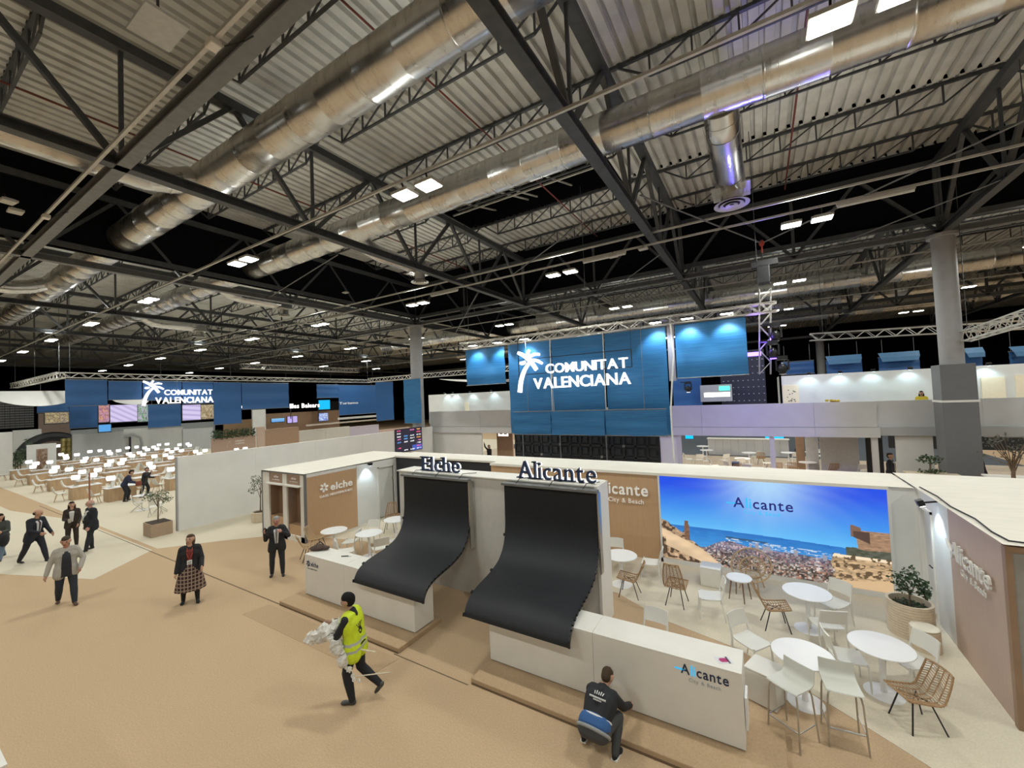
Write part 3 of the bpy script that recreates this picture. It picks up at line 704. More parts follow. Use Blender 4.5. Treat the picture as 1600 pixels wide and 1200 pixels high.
led_curtain('curved black LED curtain draped from the wall under the serif word Alicante', -5.22, -2.98, 0.38, 0.20)
def sign_word(word, x0, x1, h, y, z, label):
    t = thing('letter_sign', label, 'sign', (x0, y, z))
    letters(word, h, x1-x0, 0.07, M_NAVY, t, plane_M((0, 0, 0.02), XD, ZDIR), serif=True, gap=0.125)
    for o in list(t.children):
        e = o.copy(); e.data = o.data.copy(); COL.objects.link(e); e.name = 'letter_backing'; e.location = (-0.012, 0.065, -0.012); e.parent = o
        e.data.materials.clear(); e.data.materials.append(M_LITM)
    MB().box(0.0, x1-x0, -0.02, 0.10, -0.01, 0.02).build('rail', M_WHITE, t)
    return t
sign_word('Elche', -8.06, -6.76, 0.39, 8.32, 2.93, 'navy serif letters Elche with white edges on top of the feature wall')
sign_word('Alicante', -4.97, -3.07, 0.41, 8.32, 2.93, 'navy serif letters Alicante with white edges on top of the feature wall')

# wall letters
t = thing('letter_sign', 'white raised letters Alicante City & Beach on the brown wall behind the feature wall', 'sign', (-4.5, 12.15, 1.6))
letters('Alicante', 0.34, 1.62, 0.05, M_SOFTL, t, plane_M((-0.05, 0, 0.22), XD, ZDIR), bold=0.012)
letters('City & Beach', 0.13, 1.05, 0.02, M_SOFTL, t, plane_M((0.38, 0, -0.02), XD, ZDIR), joined='lettering')
t = thing('letter_sign', 'white raised letters Alicante City & Beach on the rosewood wall', 'sign', (2.75, 10.25, 1.5))
letters('Alicante', 0.30, 1.42, 0.035, M_PLAST, t, plane_M((0, 0, 0.2), (0, -1, 0), ZDIR), bold=0.006)
letters('City & Beach', 0.11, 0.9, 0.015, M_PLAST, t, plane_M((0, -0.35, 0.02), (0, -1, 0), ZDIR), joined='lettering')
MB().tube([(0, 0.22, 0.45), (0, 0.08, 0.36), (0, -0.05, 0.3)], [0.015, 0.035, 0.02], 8).build('swoosh', M_PLAST, t)
t = thing('letter_sign', 'white raised flower and elche oasis mediterráneo lettering on the light brown wall', 'sign', (-13.85, 9.0, 1.5))
letters('elche', 0.26, 0.95, 0.04, M_SOFTL, t, plane_M((0, 0.46, 0.18), YD, ZDIR), bold=0.015)
letters('OASIS MEDITERRÁNEO', 0.085, 1.38, 0.02, M_SOFTL, t, plane_M((0, 0.02, -0.02), YD, ZDIR), joined='lettering')
fl_ = MB()
for k in range(6):
    a = k*math.pi/3+0.3; fl_.tube([(0, 0.2+0.05*math.cos(a), 0.33+0.05*math.sin(a)), (0, 0.2+0.11*math.cos(a), 0.33+0.11*math.sin(a)), (0, 0.2+0.165*math.cos(a), 0.33+0.165*math.sin(a))], [0.02, 0.045, 0.03], 8)
fl_.build('flower', M_SOFTL, t, smooth=True)

# the big lit picture
def beach(u, v):
    hz = 0.41-0.05*u+0.02*np.sin(u*3); sky = mixc(C(.06, .40, .90), C(.002, .07, .80), np.clip((v-.42)*2.1, 0, 1))
    sun = np.exp(-(((u-.53)/.24)**2+((v-1.02)/.52)**2)*1.6); sky = mixc(sky, C(.50, .80, 1.0), np.clip(sun*.85, 0, 1))
    hzl = np.exp(-np.abs(v-hz)/.09); sky = mixc(sky, C(.14, .55, .96), np.clip(hzl*.75, 0, 1))
    rays = (np.sin(np.arctan2(u-.53, 1.05-v)*21+2*np.sin(u*14))*.5+.5)*np.exp(-((u-.53)**2*9+(1.05-v)**2*2.2)); sky = mixc(sky, C(.7, .9, 1), np.clip(rays*.07, 0, 1))
    sea = mixc(C(.01, .16, .55), C(.05, .36, .80), np.clip((hz-v)/.3+vnoise(u*3, v*9, 9)*.3-.1, 0, 1))
    out = np.where((v > hz)[..., None], sky, sea)
    # city
    shore = 0.285-0.06*u+0.05*np.exp(-((u-.30)/.08)**2)+0.012*vnoise(u, v, 40, 3)-.10*np.clip((.36-u)/.12, 0, 1)
    c = cells(u, v*0.6, 140, 125, 5); lum = c[..., 0:1]**1.6*.85+.03
    city = lum*mixc(C(.95, .82, .72), C(.72, .36, .25), (c[..., 1] > .62).astype(float)); far = np.clip((v-.1)/.25, 0, 1)
    city = mixc(city, C(.16, .17, .33)+city*.55, np.clip(far, 0, .8)); city = city*(.35+.9*vnoise(u, v, 26, 8))[..., None]
    out = np.where((v < shore)[..., None], city, out)
    hb = (np.abs(v-(.355-.05*u)) < .011) & (u > .33) & (u < .52); out = np.where(hb[..., None], C(.03, .10, .22), out)
    bo = (vnoise(u*1.6, v*3.2, 45, 2) > .66) & (v < .345-.04*u) & (v > shore) & (u > .33); out = np.where(bo[..., None], C(.55, .66, .80), out)
    tw = (cells(u, v*.2, 60, 9, 9)[..., 0] > .84) & (v < shore+.05*cells(u, v*0, 60, 1, 4)[..., 1]) & (u > .44) & (v >= shore-.02); out = np.where(tw[..., None], C(.33, .33, .40), out)
    # rocks with the old walls in the corner
    tex = (.45+.9*vnoise(u, v, 30, 11)*vnoise(u, v, 70, 12)+.15*vnoise(u, v, 90, 4))
    rk = .44-1.55*np.clip(u-.02, 0, 1)+.035*vnoise(u, v, 30, 6)+.05*((u > .115) & (u < .15)); rkm = (v < rk) & (u < .285)
    rock = np.where((vnoise(u*1.6, v, 38, 13) > .50)[..., None], C(.10, .055, .03), C(.60, .40, .24))*tex[..., None]
    rock = np.where(((v < .36-.9*u) & (v > .17-.75*u+.1*(u < .02)))[..., None], C(.80, .58, .36)*(.8+.3*vnoise(u, v, 16, 3))[..., None], rock)
    out = np.where(rkm[..., None], rock, out)
    tower = (np.abs(u-.135) < .013-.004*(v > .43)) & (v > .25) & (v < .475); out = np.where(tower[..., None], C(.20, .10, .06)*(.6+.8*vnoise(u, v, 80, 3))[..., None], out)
    # fort on the other side
    f1 = (u > .87) & (v < .57) & (v > .30); slope = (u > .885-.05*(v-.4)) ; fort = C(.42, .25, .15)*(.55+.75*vnoise(u*2, v*5, 40, 21))[..., None]
    out = np.where((f1 & slope)[..., None], fort, out)
    out = np.where(((u > .86) & (u < .90) & (v > .50) & (v < .62-.8*np.abs(u-.868)))[..., None], C(.22, .12, .08), out)
    shd = (u > .87) & (u < .93) & (v > .5-.9*(u-.87)) & (v < .56); out = np.where(shd[..., None], C(.09, .05, .04), out)
    veg = (u > .84) & (v > .30) & (v < .37+.03*vnoise(u, v, 40, 2)); out = np.where(veg[..., None], C(.05, .06, .03)+.08*vnoise(u, v, 70, 4)[..., None], out)
    f2 = (u > .775+.02*vnoise(u, v, 22, 31)) & (v < .315-.02*(u-.78)) & (v > .02)
    st = C(.66, .45, .25)*(.42+.85*vnoise(u*1.5, v*3, 40, 33))[..., None]; st = np.where((v > .285-.02*(u-.78))[..., None], C(.95, .78, .55), st)
    st = np.where((vnoise(u*1.8, v, 36, 36)*.6+vnoise(u*1.8, v, 75, 37)*.4 > .60)[..., None], C(.13, .08, .04), st); out = np.where(f2[..., None], st, out)
    sand = (u > .80) & (v < .10-.06*np.cos((u-.8)*8)+.02); out = np.where(sand[..., None], C(.70, .48, .27), out)
    return out
sc = thing('light_box', 'large backlit picture of a coastal city under blue sky with the word Alicante', 'picture', (-2.62, 12.18, 0.12))
poster('picture_face', 4.90, 2.33, beach, 420, 210, sc, plane_M((0.02, 0, 0.01), XD, ZDIR), 0.98)
sub('frame', M_WALL, sc, (-0.03, 0.02, -0.02, 0.05, -0.12, 2.34), (4.92, 4.97, -0.02, 0.05, -0.12, 2.34), (-0.03, 4.97, -0.02, 0.05, -0.12, 0.0), (-0.03, 4.97, -0.01, 0.05, 2.34, 2.37))
nv = mat('print_navy', (0.01, 0.015, 0.12), 0.5, noise=0, emit=(0.01, 0.012, 0.16), es=0.8); tq = mat('print_teal', (0.02, 0.3, 0.6), 0.5, noise=0, emit=(0.03, 0.42, 0.75), es=0.9)
letters('Alicante', 0.26, 1.30, 0.004, None, sc, plane_M((1.86, -0.006, 1.62), XD, ZDIR), bold=0.012, cols=[nv, tq, tq, nv, nv, nv, nv, nv])
letters('City & Beach', 0.10, 0.80, 0.004, tq, sc, plane_M((2.10, -0.006, 1.47), XD, ZDIR), joined='lettering')
MB().box(1.70, 1.92, -0.008, -0.004, 1.70, 1.735).build('swoosh', tq, sc)

# ------------------------------------------------------------------ steps and counters
def step(x0, x1, y0, y1, label):
    t = thing('step_platform', label, 'platform', (x0, y0, 0))
    bevel(MB().box(0, x1-x0, 0, y1-y0, 0.0, 0.1).build('carpeted_top', M_TAN2, t), 0.012)
    MB().box(0.01, x1-x0-0.01, -0.006, 0.0, 0.0, 0.03).build('toe_strip', M_LINE, t)
step(-4.47, 0.05, 5.60, 6.85, 'low tan carpeted step under the counter marked Alicante')
step(-10.35, -6.22, 5.60, 6.85, 'low tan carpeted step under the counter marked elche')
def counter(xs, y0, y1, label):
    t = thing('counter', label, 'counter', (xs[0], y0, 0.1))
    for a, b in zip(xs, xs[1:]):
        a, b = a-xs[0], b-xs[0]
        bevel(MB().box(a+0.002, b-0.002, 0, 0.02, 0.02, 0.9695).build('front_panel', M_WHITE, t), 0.002)
        bevel(MB().box(a+0.002, b-0.002, 0, y1-y0, 0.97, 1.0).build('worktop', M_WHITE, t), 0.003)
        MB().box(a+0.03, b-0.03, y1-y0-0.05, y1-y0-0.03, 0.02, 0.97).build('back_panel', M_WHITE, t)
    L = xs[-1]-xs[0]
    MB().box(0.002, 0.03, 0.02, y1-y0, 0.02, 0.97).build('side_panel', M_WHITE, t)
    MB().box(L-0.03, L-0.002, 0.02, y1-y0, 0.02, 0.97).build('side_panel', M_WHITE, t)
    MB().box(0.02, L-0.02, 0.03, y1-y0-0.04, 0, 0.03).build('plinth', M_LINE, t)
    return t
k1 = counter((-4.44, -2.46, -0.40), 6.15, 6.72, 'white reception counter with the blue Alicante logo, next to the bar stools')
letters('Alicante', 0.135, 0.60, 0.004, None, k1, plane_M((3.28, -0.004, 0.79), XD, ZDIR), bold=0.012, cols=[M_NAVY, tq, tq] + [M_NAVY]*5)
letters('City & Beach', 0.05, 0.40, 0.003, mat('print_grey', (0.4, 0.45, 0.48), 0.5), k1, plane_M((3.38, -0.004, 0.70), XD, ZDIR), joined='lettering')
MB().box(3.20, 3.33, -0.006, -0.002, 0.83, 0.85).build('swoosh', tq, k1)
MB().box(4.045, 4.075, 0.12, 0.4, 0.2, 0.62).build('hatch', M_TOP, k1)
k2 = counter((-10.1, -8.55, -6.29), 6.12, 6.68, 'white reception counter with the small blue elche logo, behind the man in the vest')
letters('elche', 0.11, 0.30, 0.004, M_NAVY, k2, plane_M((0.27, -0.004, 0.74), XD, ZDIR), bold=0.012)
letters('oasis mediterráneo', 0.03, 0.40, 0.003, M_NAVY, k2, plane_M((0.12, -0.004, 0.66), XD, ZDIR), joined='lettering')
b = MB()
for k in range(6):
    a = k*math.pi/3+0.3; b.tube([(0.17+0.02*math.cos(a), -0.004, 0.79+0.02*math.sin(a)), (0.17+0.07*math.cos(a), -0.004, 0.79+0.07*math.sin(a))], [0.008, 0.02], 6)
b.build('flower', M_NAVY, k2)
q = at(1130, 1037, 1.1)
t = thing('leaflet', 'small printed leaflet lying on the white counter end', 'leaflet', (q.x, q.y+0.08, 1.1), 0.5)
poster('print', 0.2, 0.15, lambda u, v: np.where(((u-.5)**2+(v-.5)**2 < .1)[..., None], C(.45, .03, .15), C(.7, .7, .72)+0*u[..., None])*np.where((np.abs(u-.8) < .06)[..., None], C(.1, .1, .1), C(1, 1, 1)), 16, 12, t, plane_M((-0.1, -0.075, 0.004), XD, YD), 0)
MB().box(-0.1, 0.1, -0.075, 0.075, 0.0005, 0.0035).build('sheet', M_TOP, t)
t = thing('bag', 'soft dark brown bag slumped on the white counter end', 'bag', (-10.0, 6.45, 1.1), 0.4)
b = MB().ball((0, 0, 0.075), 0.15, 14, 8, 0, (1.15, 0.85, 0.52)).ball((0.17, 0.02, 0.055), 0.10, 12, 8, 0, (1.2, 0.8, 0.55)).ball((-0.12, -0.06, 0.06), 0.09, 12, 8, 0, (1, 0.8, 0.65)); b.build('body', mat('bag_brown', (0.085, 0.055, 0.045), 0.85, noise=0.3, scale=20, bump=0.4), t, smooth=True)
MB().tube([(-0.1, 0.05, 0.13), (0, 0.07, 0.19), (0.12, 0.04, 0.13)], 0.014, 6).build('strap', M_CABLE, t)
t = thing('pen', 'dark pen and keys lying on the elche counter', 'pen', (-8.95, 6.45, 1.1), 0.4); MB().tube([(-0.09, 0, 0.012), (0.08, 0.03, 0.012)], 0.011, 6).build('barrel', M_CABLE, t); MB().box(0.1, 0.16, 0.0, 0.03, 0.001, 0.012).build('key', M_CHROME, t)
q = at(12, 1200, 0.9); q2 = at(0, 1160, 0.9)
t = thing('plinth_box', 'white box corner beside the open tan carpet, at the very edge', 'box', (q.x-0.7, q.y-0.35, 0)); bevel(sub('body', M_WHITE, t, (-0.6, 0.6, -0.35, 0.35, 0, 0.88)), 0.01); sub('lid', M_WHITE, t, (-0.61, 0.61, -0.36, 0.36, 0.88, 0.9))
# wall washers
def washer(loc, aimp, label, power=PW_SPOT, col=(0.72, 0.92, 1.0), arm=(0, 0, 0), fix=True, spot=85):
    t = thing('wall_spotlight', label, 'spotlight', loc)
    d = (Vector(aimp)-Vector(loc)).normalized()
    MB().bar((0, 0, 0), arm, 0.03).build('arm', M_BLACKM, t)
    hd_ = MB().bar(-d*0.06, d*0.05, 0.16, 0.10).build('head', M_BLACKM, t)
    MB().bar(d*0.05, d*0.058, 0.14, 0.08).build('lens', M_COOL, hd_)
    lamp('SPOT', d*0.09, power, col, 0.05, d.to_track_quat('-Z', 'Y').to_euler(), t, 'spot_light', spot)
    return t
washer((2.55, 10.95, 2.46), (2.85, 10.95, 1.6), 'black wall spotlight at the canvas corner by the rosewood wall', arm=(0.3, 0, 0.06))
washer((-13.62, 11.1, 2.40), (-13.95, 11.1, 1.5), 'black wall spotlight over the white wall beside the elche sign', arm=(-0.32, 0, 0.03))

# ------------------------------------------------------------------ furniture
def make_white_chair(label, group, m_=M_PLAST):
    t = thing('side_chair', label, 'chair', (0, 0, 0), 0, group)
    g = []
    for i in range(7):
        v = i/6; y = 0.22-0.44*v; z = 0.455-0.018*math.sin(v*math.pi)+0.012*(v > .9)-0.02*(1-v)**3
        g.append([(x*(0.225-0.015*v), y, z-0.008*(1-x*x)) for x in (-1, -.6, -.2, .2, .6, 1)])
    MB().sheet(g, 0.022).build('seat', m_, t, smooth=True)
    g = []
    for i in range(6):
        v = i/5; z = 0.575+0.235*v
        g.append([(x*(0.205+0.01*v), -0.222-0.055*v-0.03*(1-x*x), z+0.012*(1-x*x)*v) for x in (-1, -.6, -.2, .2, .6, 1)])
    MB().sheet(g, 0.02).build('backrest', m_, t, smooth=True)
    for s in (-1, 1):
        MB().tube([(s*0.215, 0.20, 0.455), (s*0.215, 0.215, 0.25), (s*0.215, 0.225, 0)], [0.018, 0.016, 0.012], 8).build('leg', m_, t, smooth=True)
        MB().tube([(s*0.205, -0.285, 0.80), (s*0.212, -0.235, 0.58), (s*0.215, -0.205, 0.44), (s*0.218, -0.225, 0.22), (s*0.22, -0.27, 0)], [0.013, 0.017, 0.019, 0.016, 0.012], 8).build('leg', m_, t, smooth=True)
    return t
def make_stool(label, group):
    t = thing('bar_stool', label, 'stool', (0, 0, 0), 0, group)
    pr = crom([(0, 0.20, 0.735), (0, 0.17, 0.752), (0, 0.0, 0.745), (0, -0.13, 0.748), (0, -0.185, 0.79), (0, -0.20, 0.88), (0, -0.21, 0.945)], 4)
    g = [[(x*0.205, p.y, p.z-0.01*(1-x*x)) for x in (-1, -.5, 0, .5, 1)] for p in pr]
    n = 13
    MB().sheet(g[:n], 0.014).build('seat', M_STOOL, t, smooth=True); MB().sheet(g[n-1:], 0.014).build('backrest', M_STOOL, t, smooth=True)
    for s in (-1, 1):
        MB().tube([(s*0.13, 0.13, 0.725), (s*0.175, 0.16, 0.70), (s*0.19, 0.175, 0.62), (s*0.215, 0.21, 0)], 0.0115, 7).build('leg', M_CHROME, t, smooth=True)
        MB().tube([(s*0.13, -0.10, 0.725), (s*0.175, -0.13, 0.70), (s*0.19, -0.15, 0.62), (s*0.215, -0.21, 0)], 0.0115, 7).build('leg', M_CHROME, t, smooth=True)
        MB().tube([(s*0.205, 0.195, 0.25), (s*0.205, -0.19, 0.25)], 0.008, 6).build('stretcher', M_CHROME, t)
    MB().tube([(-0.205, 0.195, 0.25), (0.205, 0.195, 0.25)], 0.010, 6).build('footrest', M_CHROME, t)
    return t
def make_rattan(label, group, tall=False, m_=M_RATTAN):
    t = thing('rattan_chair', label, 'chair', (0, 0, 0), 0, group)
    top = 1.0 if tall else 0.80; sw, tw = 0.225, (0.15 if tall else 0.20)
    def surf(u, v):      # u -1..1 across, v 0..1 from seat front to top of back
        if v < 0.45:
            k = v/0.45; return Vector((u*(sw-0.015*(1-k)), 0.24-0.42*k, 0.45-0.035*k-0.03*(1-u*u)*math.sin(k*2.2)+0.02*(1-k)**2))
        k = (v-0.45)/0.55; y = -0.18-0.03*math.sin(k*1.57)-0.17*k+0.04*(u*u)*k
        return Vector((u*(sw+(tw-sw)*k*k), y, 0.415+0.02*math.sin(k*3.14)*0+(top-0.415)*k))
    fr = [surf(-1, v/10) for v in range(11)]+[surf(u/4, 1) for u in range(-3, 4)]+[surf(1, v/10) for v in range(10, -1, -1)]+[surf(u/4, 0) for u in range(3, -5, -1)]
    MB().tube(fr, 0.014, 7).build('frame', m_, t, smooth=True)
    for nm, v0, v1 in (('seat_weave', 0.02, 0.45), ('back_weave', 0.47, 0.98)):
        b = MB(); nb = 9 if nm[0] == 's' else (15 if tall else 11)
        for k in range(nb+1):
            v = v0+(v1-v0)*k/nb
            for c in range(5):   # chevron bars between the ribs
                a0, a1 = -1+c*0.4, -0.6+c*0.4; dv = 0.022*(1 if c % 2 else -1); cl = lambda q: min(v1, max(v0, q))
                b.tube([surf(a0, cl(v-dv)), surf(a1, cl(v+dv))], 0.0065, 4, cap=False)
        for c in range(1, 5): b.tube([surf(-1+c*0.4, v0+(v1-v0)*k/6) for k in range(7)], 0.008, 5)
        b.build(nm, m_, t)
    for s in (-1, 1):
        MB().tube([(s*0.11, 0.12, 0.415), (s*0.2, 0.22, 0.0)], 0.0105, 6).build('leg', M_BLACKM, t)
        MB().tube([(s*0.11, -0.10, 0.395), (s*0.2, -0.23, 0.0)], 0.0105, 6).build('leg', M_BLACKM, t)
    MB().tube([(0.11, 0.12, 0.41), (-0.11, -0.10, 0.395)], 0.009, 6).tube([(-0.11, 0.12, 0.41), (0.11, -0.10, 0.395)], 0.009, 6).build('cross_brace', M_BLACKM, t)
    return t
def make_table(label, group, r=0.41):
    t = thing('round_table', label, 'table', (0, 0, 0), 0, group)
    MB().lathe([(0.02, 0.715), (r-0.012, 0.718), (r, 0.724), (r, 0.735), (r-0.006, 0.74)], 48).build('tabletop', M_TOP, t, smooth=True)
    MB().lathe([(0.045, 0.03), (0.04, 0.06), (0.038, 0.70), (0.09, 0.717)], 20).build('pedestal', M_TOP, t, smooth=True)
    MB().lathe([(0.25, 0.0), (0.25, 0.008), (0.2, 0.018), (0.05, 0.034), (0.03, 0.04)], 40).build('base', M_TOP, t, smooth=True)
    return t
GA, GE = 'chairs of the booth with the large picture', 'chairs of the booth with the elche sign'
PROT = {}
def put(kind, x, y, deg, label, group, z=0.0, **k):
    key = (kind, tuple(sorted(k.items())))
    if key not in PROT:
        o = {'chair': make_white_chair, 'stool': make_stool, 'rattan': make_rattan, 'table': make_table}[kind](label, group, **k)
        o.location = (x, y, z); o.rotation_euler = (0, 0, R(deg)); PROT[key] = o; return o
    return dup(PROT[key], (x, y, z), R(deg), label, group)
put('table', -3.25, 10.3, 0, 'round white table by the brown wall, half hidden by the feature wall end', 'round white tables')
put('table', 0.58, 10.02, 0, 'round white table closest to the picture of the city', 'round white tables')
put('table', 0.34, 7.69, 0, 'round white table right behind the two bar stools', 'round white tables')
put('table', 1.40, 8.47, 0, 'round white table between the bar stools and the oval planter', 'round white tables')
put('chair', -2.66, 10.95, 95, 'white chair against the brown wall, facing the half hidden table', GA)
put('chair', -1.15, 9.70, 100, 'white chair standing alone in front of the white cube pouf', GA)
put('chair', -0.36, 8.28, 235, 'white chair turned to the stools table, behind the counter end', GA)
put('chair', 1.02, 10.45, 140, 'white chair with its seat towards us at the table near the picture', GA)
put('chair', 0.82, 9.48, 18, 'white chair showing its back at the table near the picture', GA)
put('chair', 0.98, 8.52, -80, 'white chair seen edge-on between the two middle tables', GA)
put('chair', 1.80, 8.82, 122, 'white chair at the table next to the oval planter', GA)
put('chair', -1.90, 7.62, 175, 'white chair back peeking over the counter marked Alicante', GA)
put('chair', -3.62, 10.95, 190, 'white chair behind the half hidden table by the brown wall', GA)
put('stool', 0.14, 6.86, 146, 'pale grey bar stool closest to the counter end', 'bar stools')
put('stool', 0.73, 7.13, 186, 'pale grey bar stool farther from the counter, with its back upright', 'bar stools')
put('rattan', -2.92, 9.83, 95, 'low rattan chair facing the half hidden table', GA)
put('rattan', -1.87, 9.92, -4, 'tall-backed rattan chair standing with its back to us', GA, tall=True)
put('rattan', 0.02, 9.80, -78, 'rattan chair turned to the table near the picture, seen from the side', GA)
put('rattan', 1.64, 7.90, 116, 'dark rattan chair closest to us beside the rosewood wall', GA)
# rattan lounge chair and wood-legged side table
t = thing('lounge_chair', 'round rattan lounge chair in front of the city picture', 'chair', (-0.42, 11.45, 0), R(165))
def bowl(r_, a):
    d = 0.40*r_; tilt = R(42); x = 0.44*r_*math.cos(a); y0 = 0.44*r_*math.sin(a); dep = -0.20*(1-r_*r_)
    return Vector((x, -(y0*math.cos(tilt))-0.02+dep*-math.sin(tilt)*-1, 0.55+y0*math.sin(tilt)+dep*math.cos(tilt)))
for r_ in (1.0, 0.62): MB().tube([bowl(r_, 2*math.pi*k/28) for k in range(29)], 0.017, 7).build('hoop', M_RATTANL, t, smooth=True)
b = MB()
for k in range(26): b.tube([bowl(q_, 2*math.pi*k/26) for q_ in (1.0, 0.75, 0.5, 0.2)], 0.007, 5)
b.build('weave', M_RATTANL, t)
for k in range(4):
    a = k*math.pi/2+0.78; MB().tube([(0.2*math.cos(a), 0.16*math.sin(a), 0.40), (0.30*math.cos(a), 0.30*math.sin(a), 0)], 0.014, 7).build('leg', M_RATTANL, t)
MB().tube([(0.22*math.cos(2*math.pi*k/16), 0.2*math.sin(2*math.pi*k/16), 0.36) for k in range(17)], 0.012, 6).build('base_ring', M_RATTANL, t)
t = thing('side_table', 'low round white side table with slender wooden legs', 'table', (-0.64, 10.75, 0))
MB().lathe([(0.02, 0.47), (0.25, 0.472), (0.265, 0.485), (0.26, 0.50)], 36).build('tabletop', M_TOP, t, smooth=True)
for k in range(4):
    a = k*math.pi/2+0.4; MB().tube([(0.17*math.cos(a), 0.17*math.sin(a), 0.47), (0.24*math.cos(a), 0.24*math.sin(a), 0)], [0.018, 0.011], 8).build('leg', M_WOODD, t, smooth=True)
def pouf(x, y, rz, w, d, h, label):
    t = thing('cube_pouf', label, 'pouf', (x, y, 0), rz); bevel(sub('body', M_PLAST, t, (-w/2, w/2, -d/2, d/2, 0.01, h-0.03)), 0.012); bevel(sub('seat_pad', M_WHITE, t, (-w/2-.003, w/2+.003, -d/2-.003, d/2+.003, h-0.03, h)), 0.01); return t
pouf(-1.28, 11.28, 0.0, 0.46, 0.42, 0.46, 'white cube pouf beside the low wooden-legged side table')
pouf(-0.17, 7.50, -0.35, 0.44, 0.44, 0.5, 'white cube pouf between the counter end and the bar stools')
# planter with bush
t = thing('planter', 'beige ribbed oval planter with a small dark-leaved bush, by the rosewood wall', 'planter', (2.24, 10.72, 0))
pr = []
for k in range(13): z = 0.6*k/12; pr += [(0.34, z), (0.346, z+0.012), (0.346, z+0.036)]
pr = [p for p in pr if p[1] <= 0.61]
MB().lathe(pr+[(0.345, 0.62), (0.30, 0.62), (0.30, 0.45)], 40, cap=False).build('pot', M_PLANTER, t)
MB().lathe([(0.01, 0.53), (0.305, 0.5)], 24).build('soil', M_SOIL, t)
def leaves(n, c, rad, size, seed, m_, parent, name='foliage'):
    random.seed(seed); b = MB()
    for k in range(n):
        d = Vector((random.gauss(0, 1), random.gauss(0, 1), random.gauss(0, 1))).normalized(); rr = random.uniform(0.35, 1)**0.6
        p = Vector((c[0]+d.x*rad[0]*rr, c[1]+d.y*rad[1]*rr, c[2]+d.z*rad[2]*rr)); s = size*random.uniform(.6, 1.2)
        a = Vector((random.gauss(0, 1), random.gauss(0, 1), random.gauss(0, .6))).normalized(); w = a.cross(d+Vector((.01, .02, .03))).normalized()*s*0.32; nn = a.cross(w).normalized()*s*.08
        b.add([p, p+a*s*.5+w, p+a*s+nn, p+a*s*.5-w, p+a*s*.5+nn*2], [(0, 1, 4), (1, 2, 4), (2, 3, 4), (3, 0, 4)])
    o = b.build(name, m_, parent); o['kind'] = 'stuff'; return o
MB().tube([(0, 0, 0.5), (0.01, 0, 0.72), (-0.02, 0.01, 0.95)], [0.018, 0.015, 0.01], 7).tube([(0.01, 0, 0.72), (0.12, 0.02, 0.95)], [0.011, 0.006], 6).tube([(0.0, 0, 0.8), (-0.15, -0.02, 1.02)], [0.01, 0.005], 6).tube([(0.0, 0, 0.78), (0.2, 0.0, 0.78)], [0.01, 0.005], 6).build('stem', M_BARK, t)
for k, (cx, cz, r_) in enumerate(((-0.15, 1.0, .14), (0.03, 1.12, .15), (0.2, 0.95, .13), (-0.05, 0.86, .12), (0.22, 0.78, .09), (0.1, 1.0, .14))): leaves(70, (cx, 0, cz), (r_, .16, r_), 0.075, k, M_LEAF, t)
leaves(120, (0, 0, 0.55), (.24, .24, .06), 0.06, 9, M_LEAF, t, 'undergrowth')
t = thing('cylinder_stool', 'low beige ribbed cylinder stool against the oval planter', 'stool', (2.31, 10.2, 0))
pr = []
for k in range(8): z = 0.38*k/8; pr += [(0.205, z), (0.211, z+0.012), (0.211, z+0.036)]
MB().lathe(pr, 32).build('body', M_PLANTER, t); MB().lathe([(0.2, 0.38), (0.205, 0.39), (0.19, 0.40)], 32).build('seat_disc', mat('seat_cream', (0.74, 0.68, 0.56), 0.8), t)
# the elche lounge
put('table', -12.2, 8.42, 0, 'round white table closest to the display niches and elche sign', 'round white tables')
put('table', -10.85, 8.72, 0, 'round white table in the middle of the elche booth', 'round white tables')
put('table', -11.2, 10.15, 0, 'round white table at the back of the elche booth by the door', 'round white tables')
put('rattan', -12.95, 8.30, -60, 'rattan chair between the sign wall and the closest elche booth table', GE, m_=M_RATTANL)
put('rattan', -12.45, 7.70, -20, 'rattan chair just behind the brown bag on the counter', GE, m_=M_RATTANL)
put('rattan', -12.15, 10.75, 215, 'tall-backed rattan chair under the spotlit white wall', GE, tall=True)
put('chair', -11.55, 8.55, 120, 'white chair between the two front tables of the elche booth', GE)
put('chair', -10.95, 7.95, -35, 'white chair with its back to the counter in the elche booth', GE)
put('chair', -10.15, 8.55, 62, 'white chair closest to the black curtain in the elche booth', GE)
put('chair', -11.55, 9.35, 205, 'white chair with a narrow back at the middle elche table', GE)
put('chair', -10.35, 10.4, 130, 'white chair by the back table next to the curtain edge', GE)
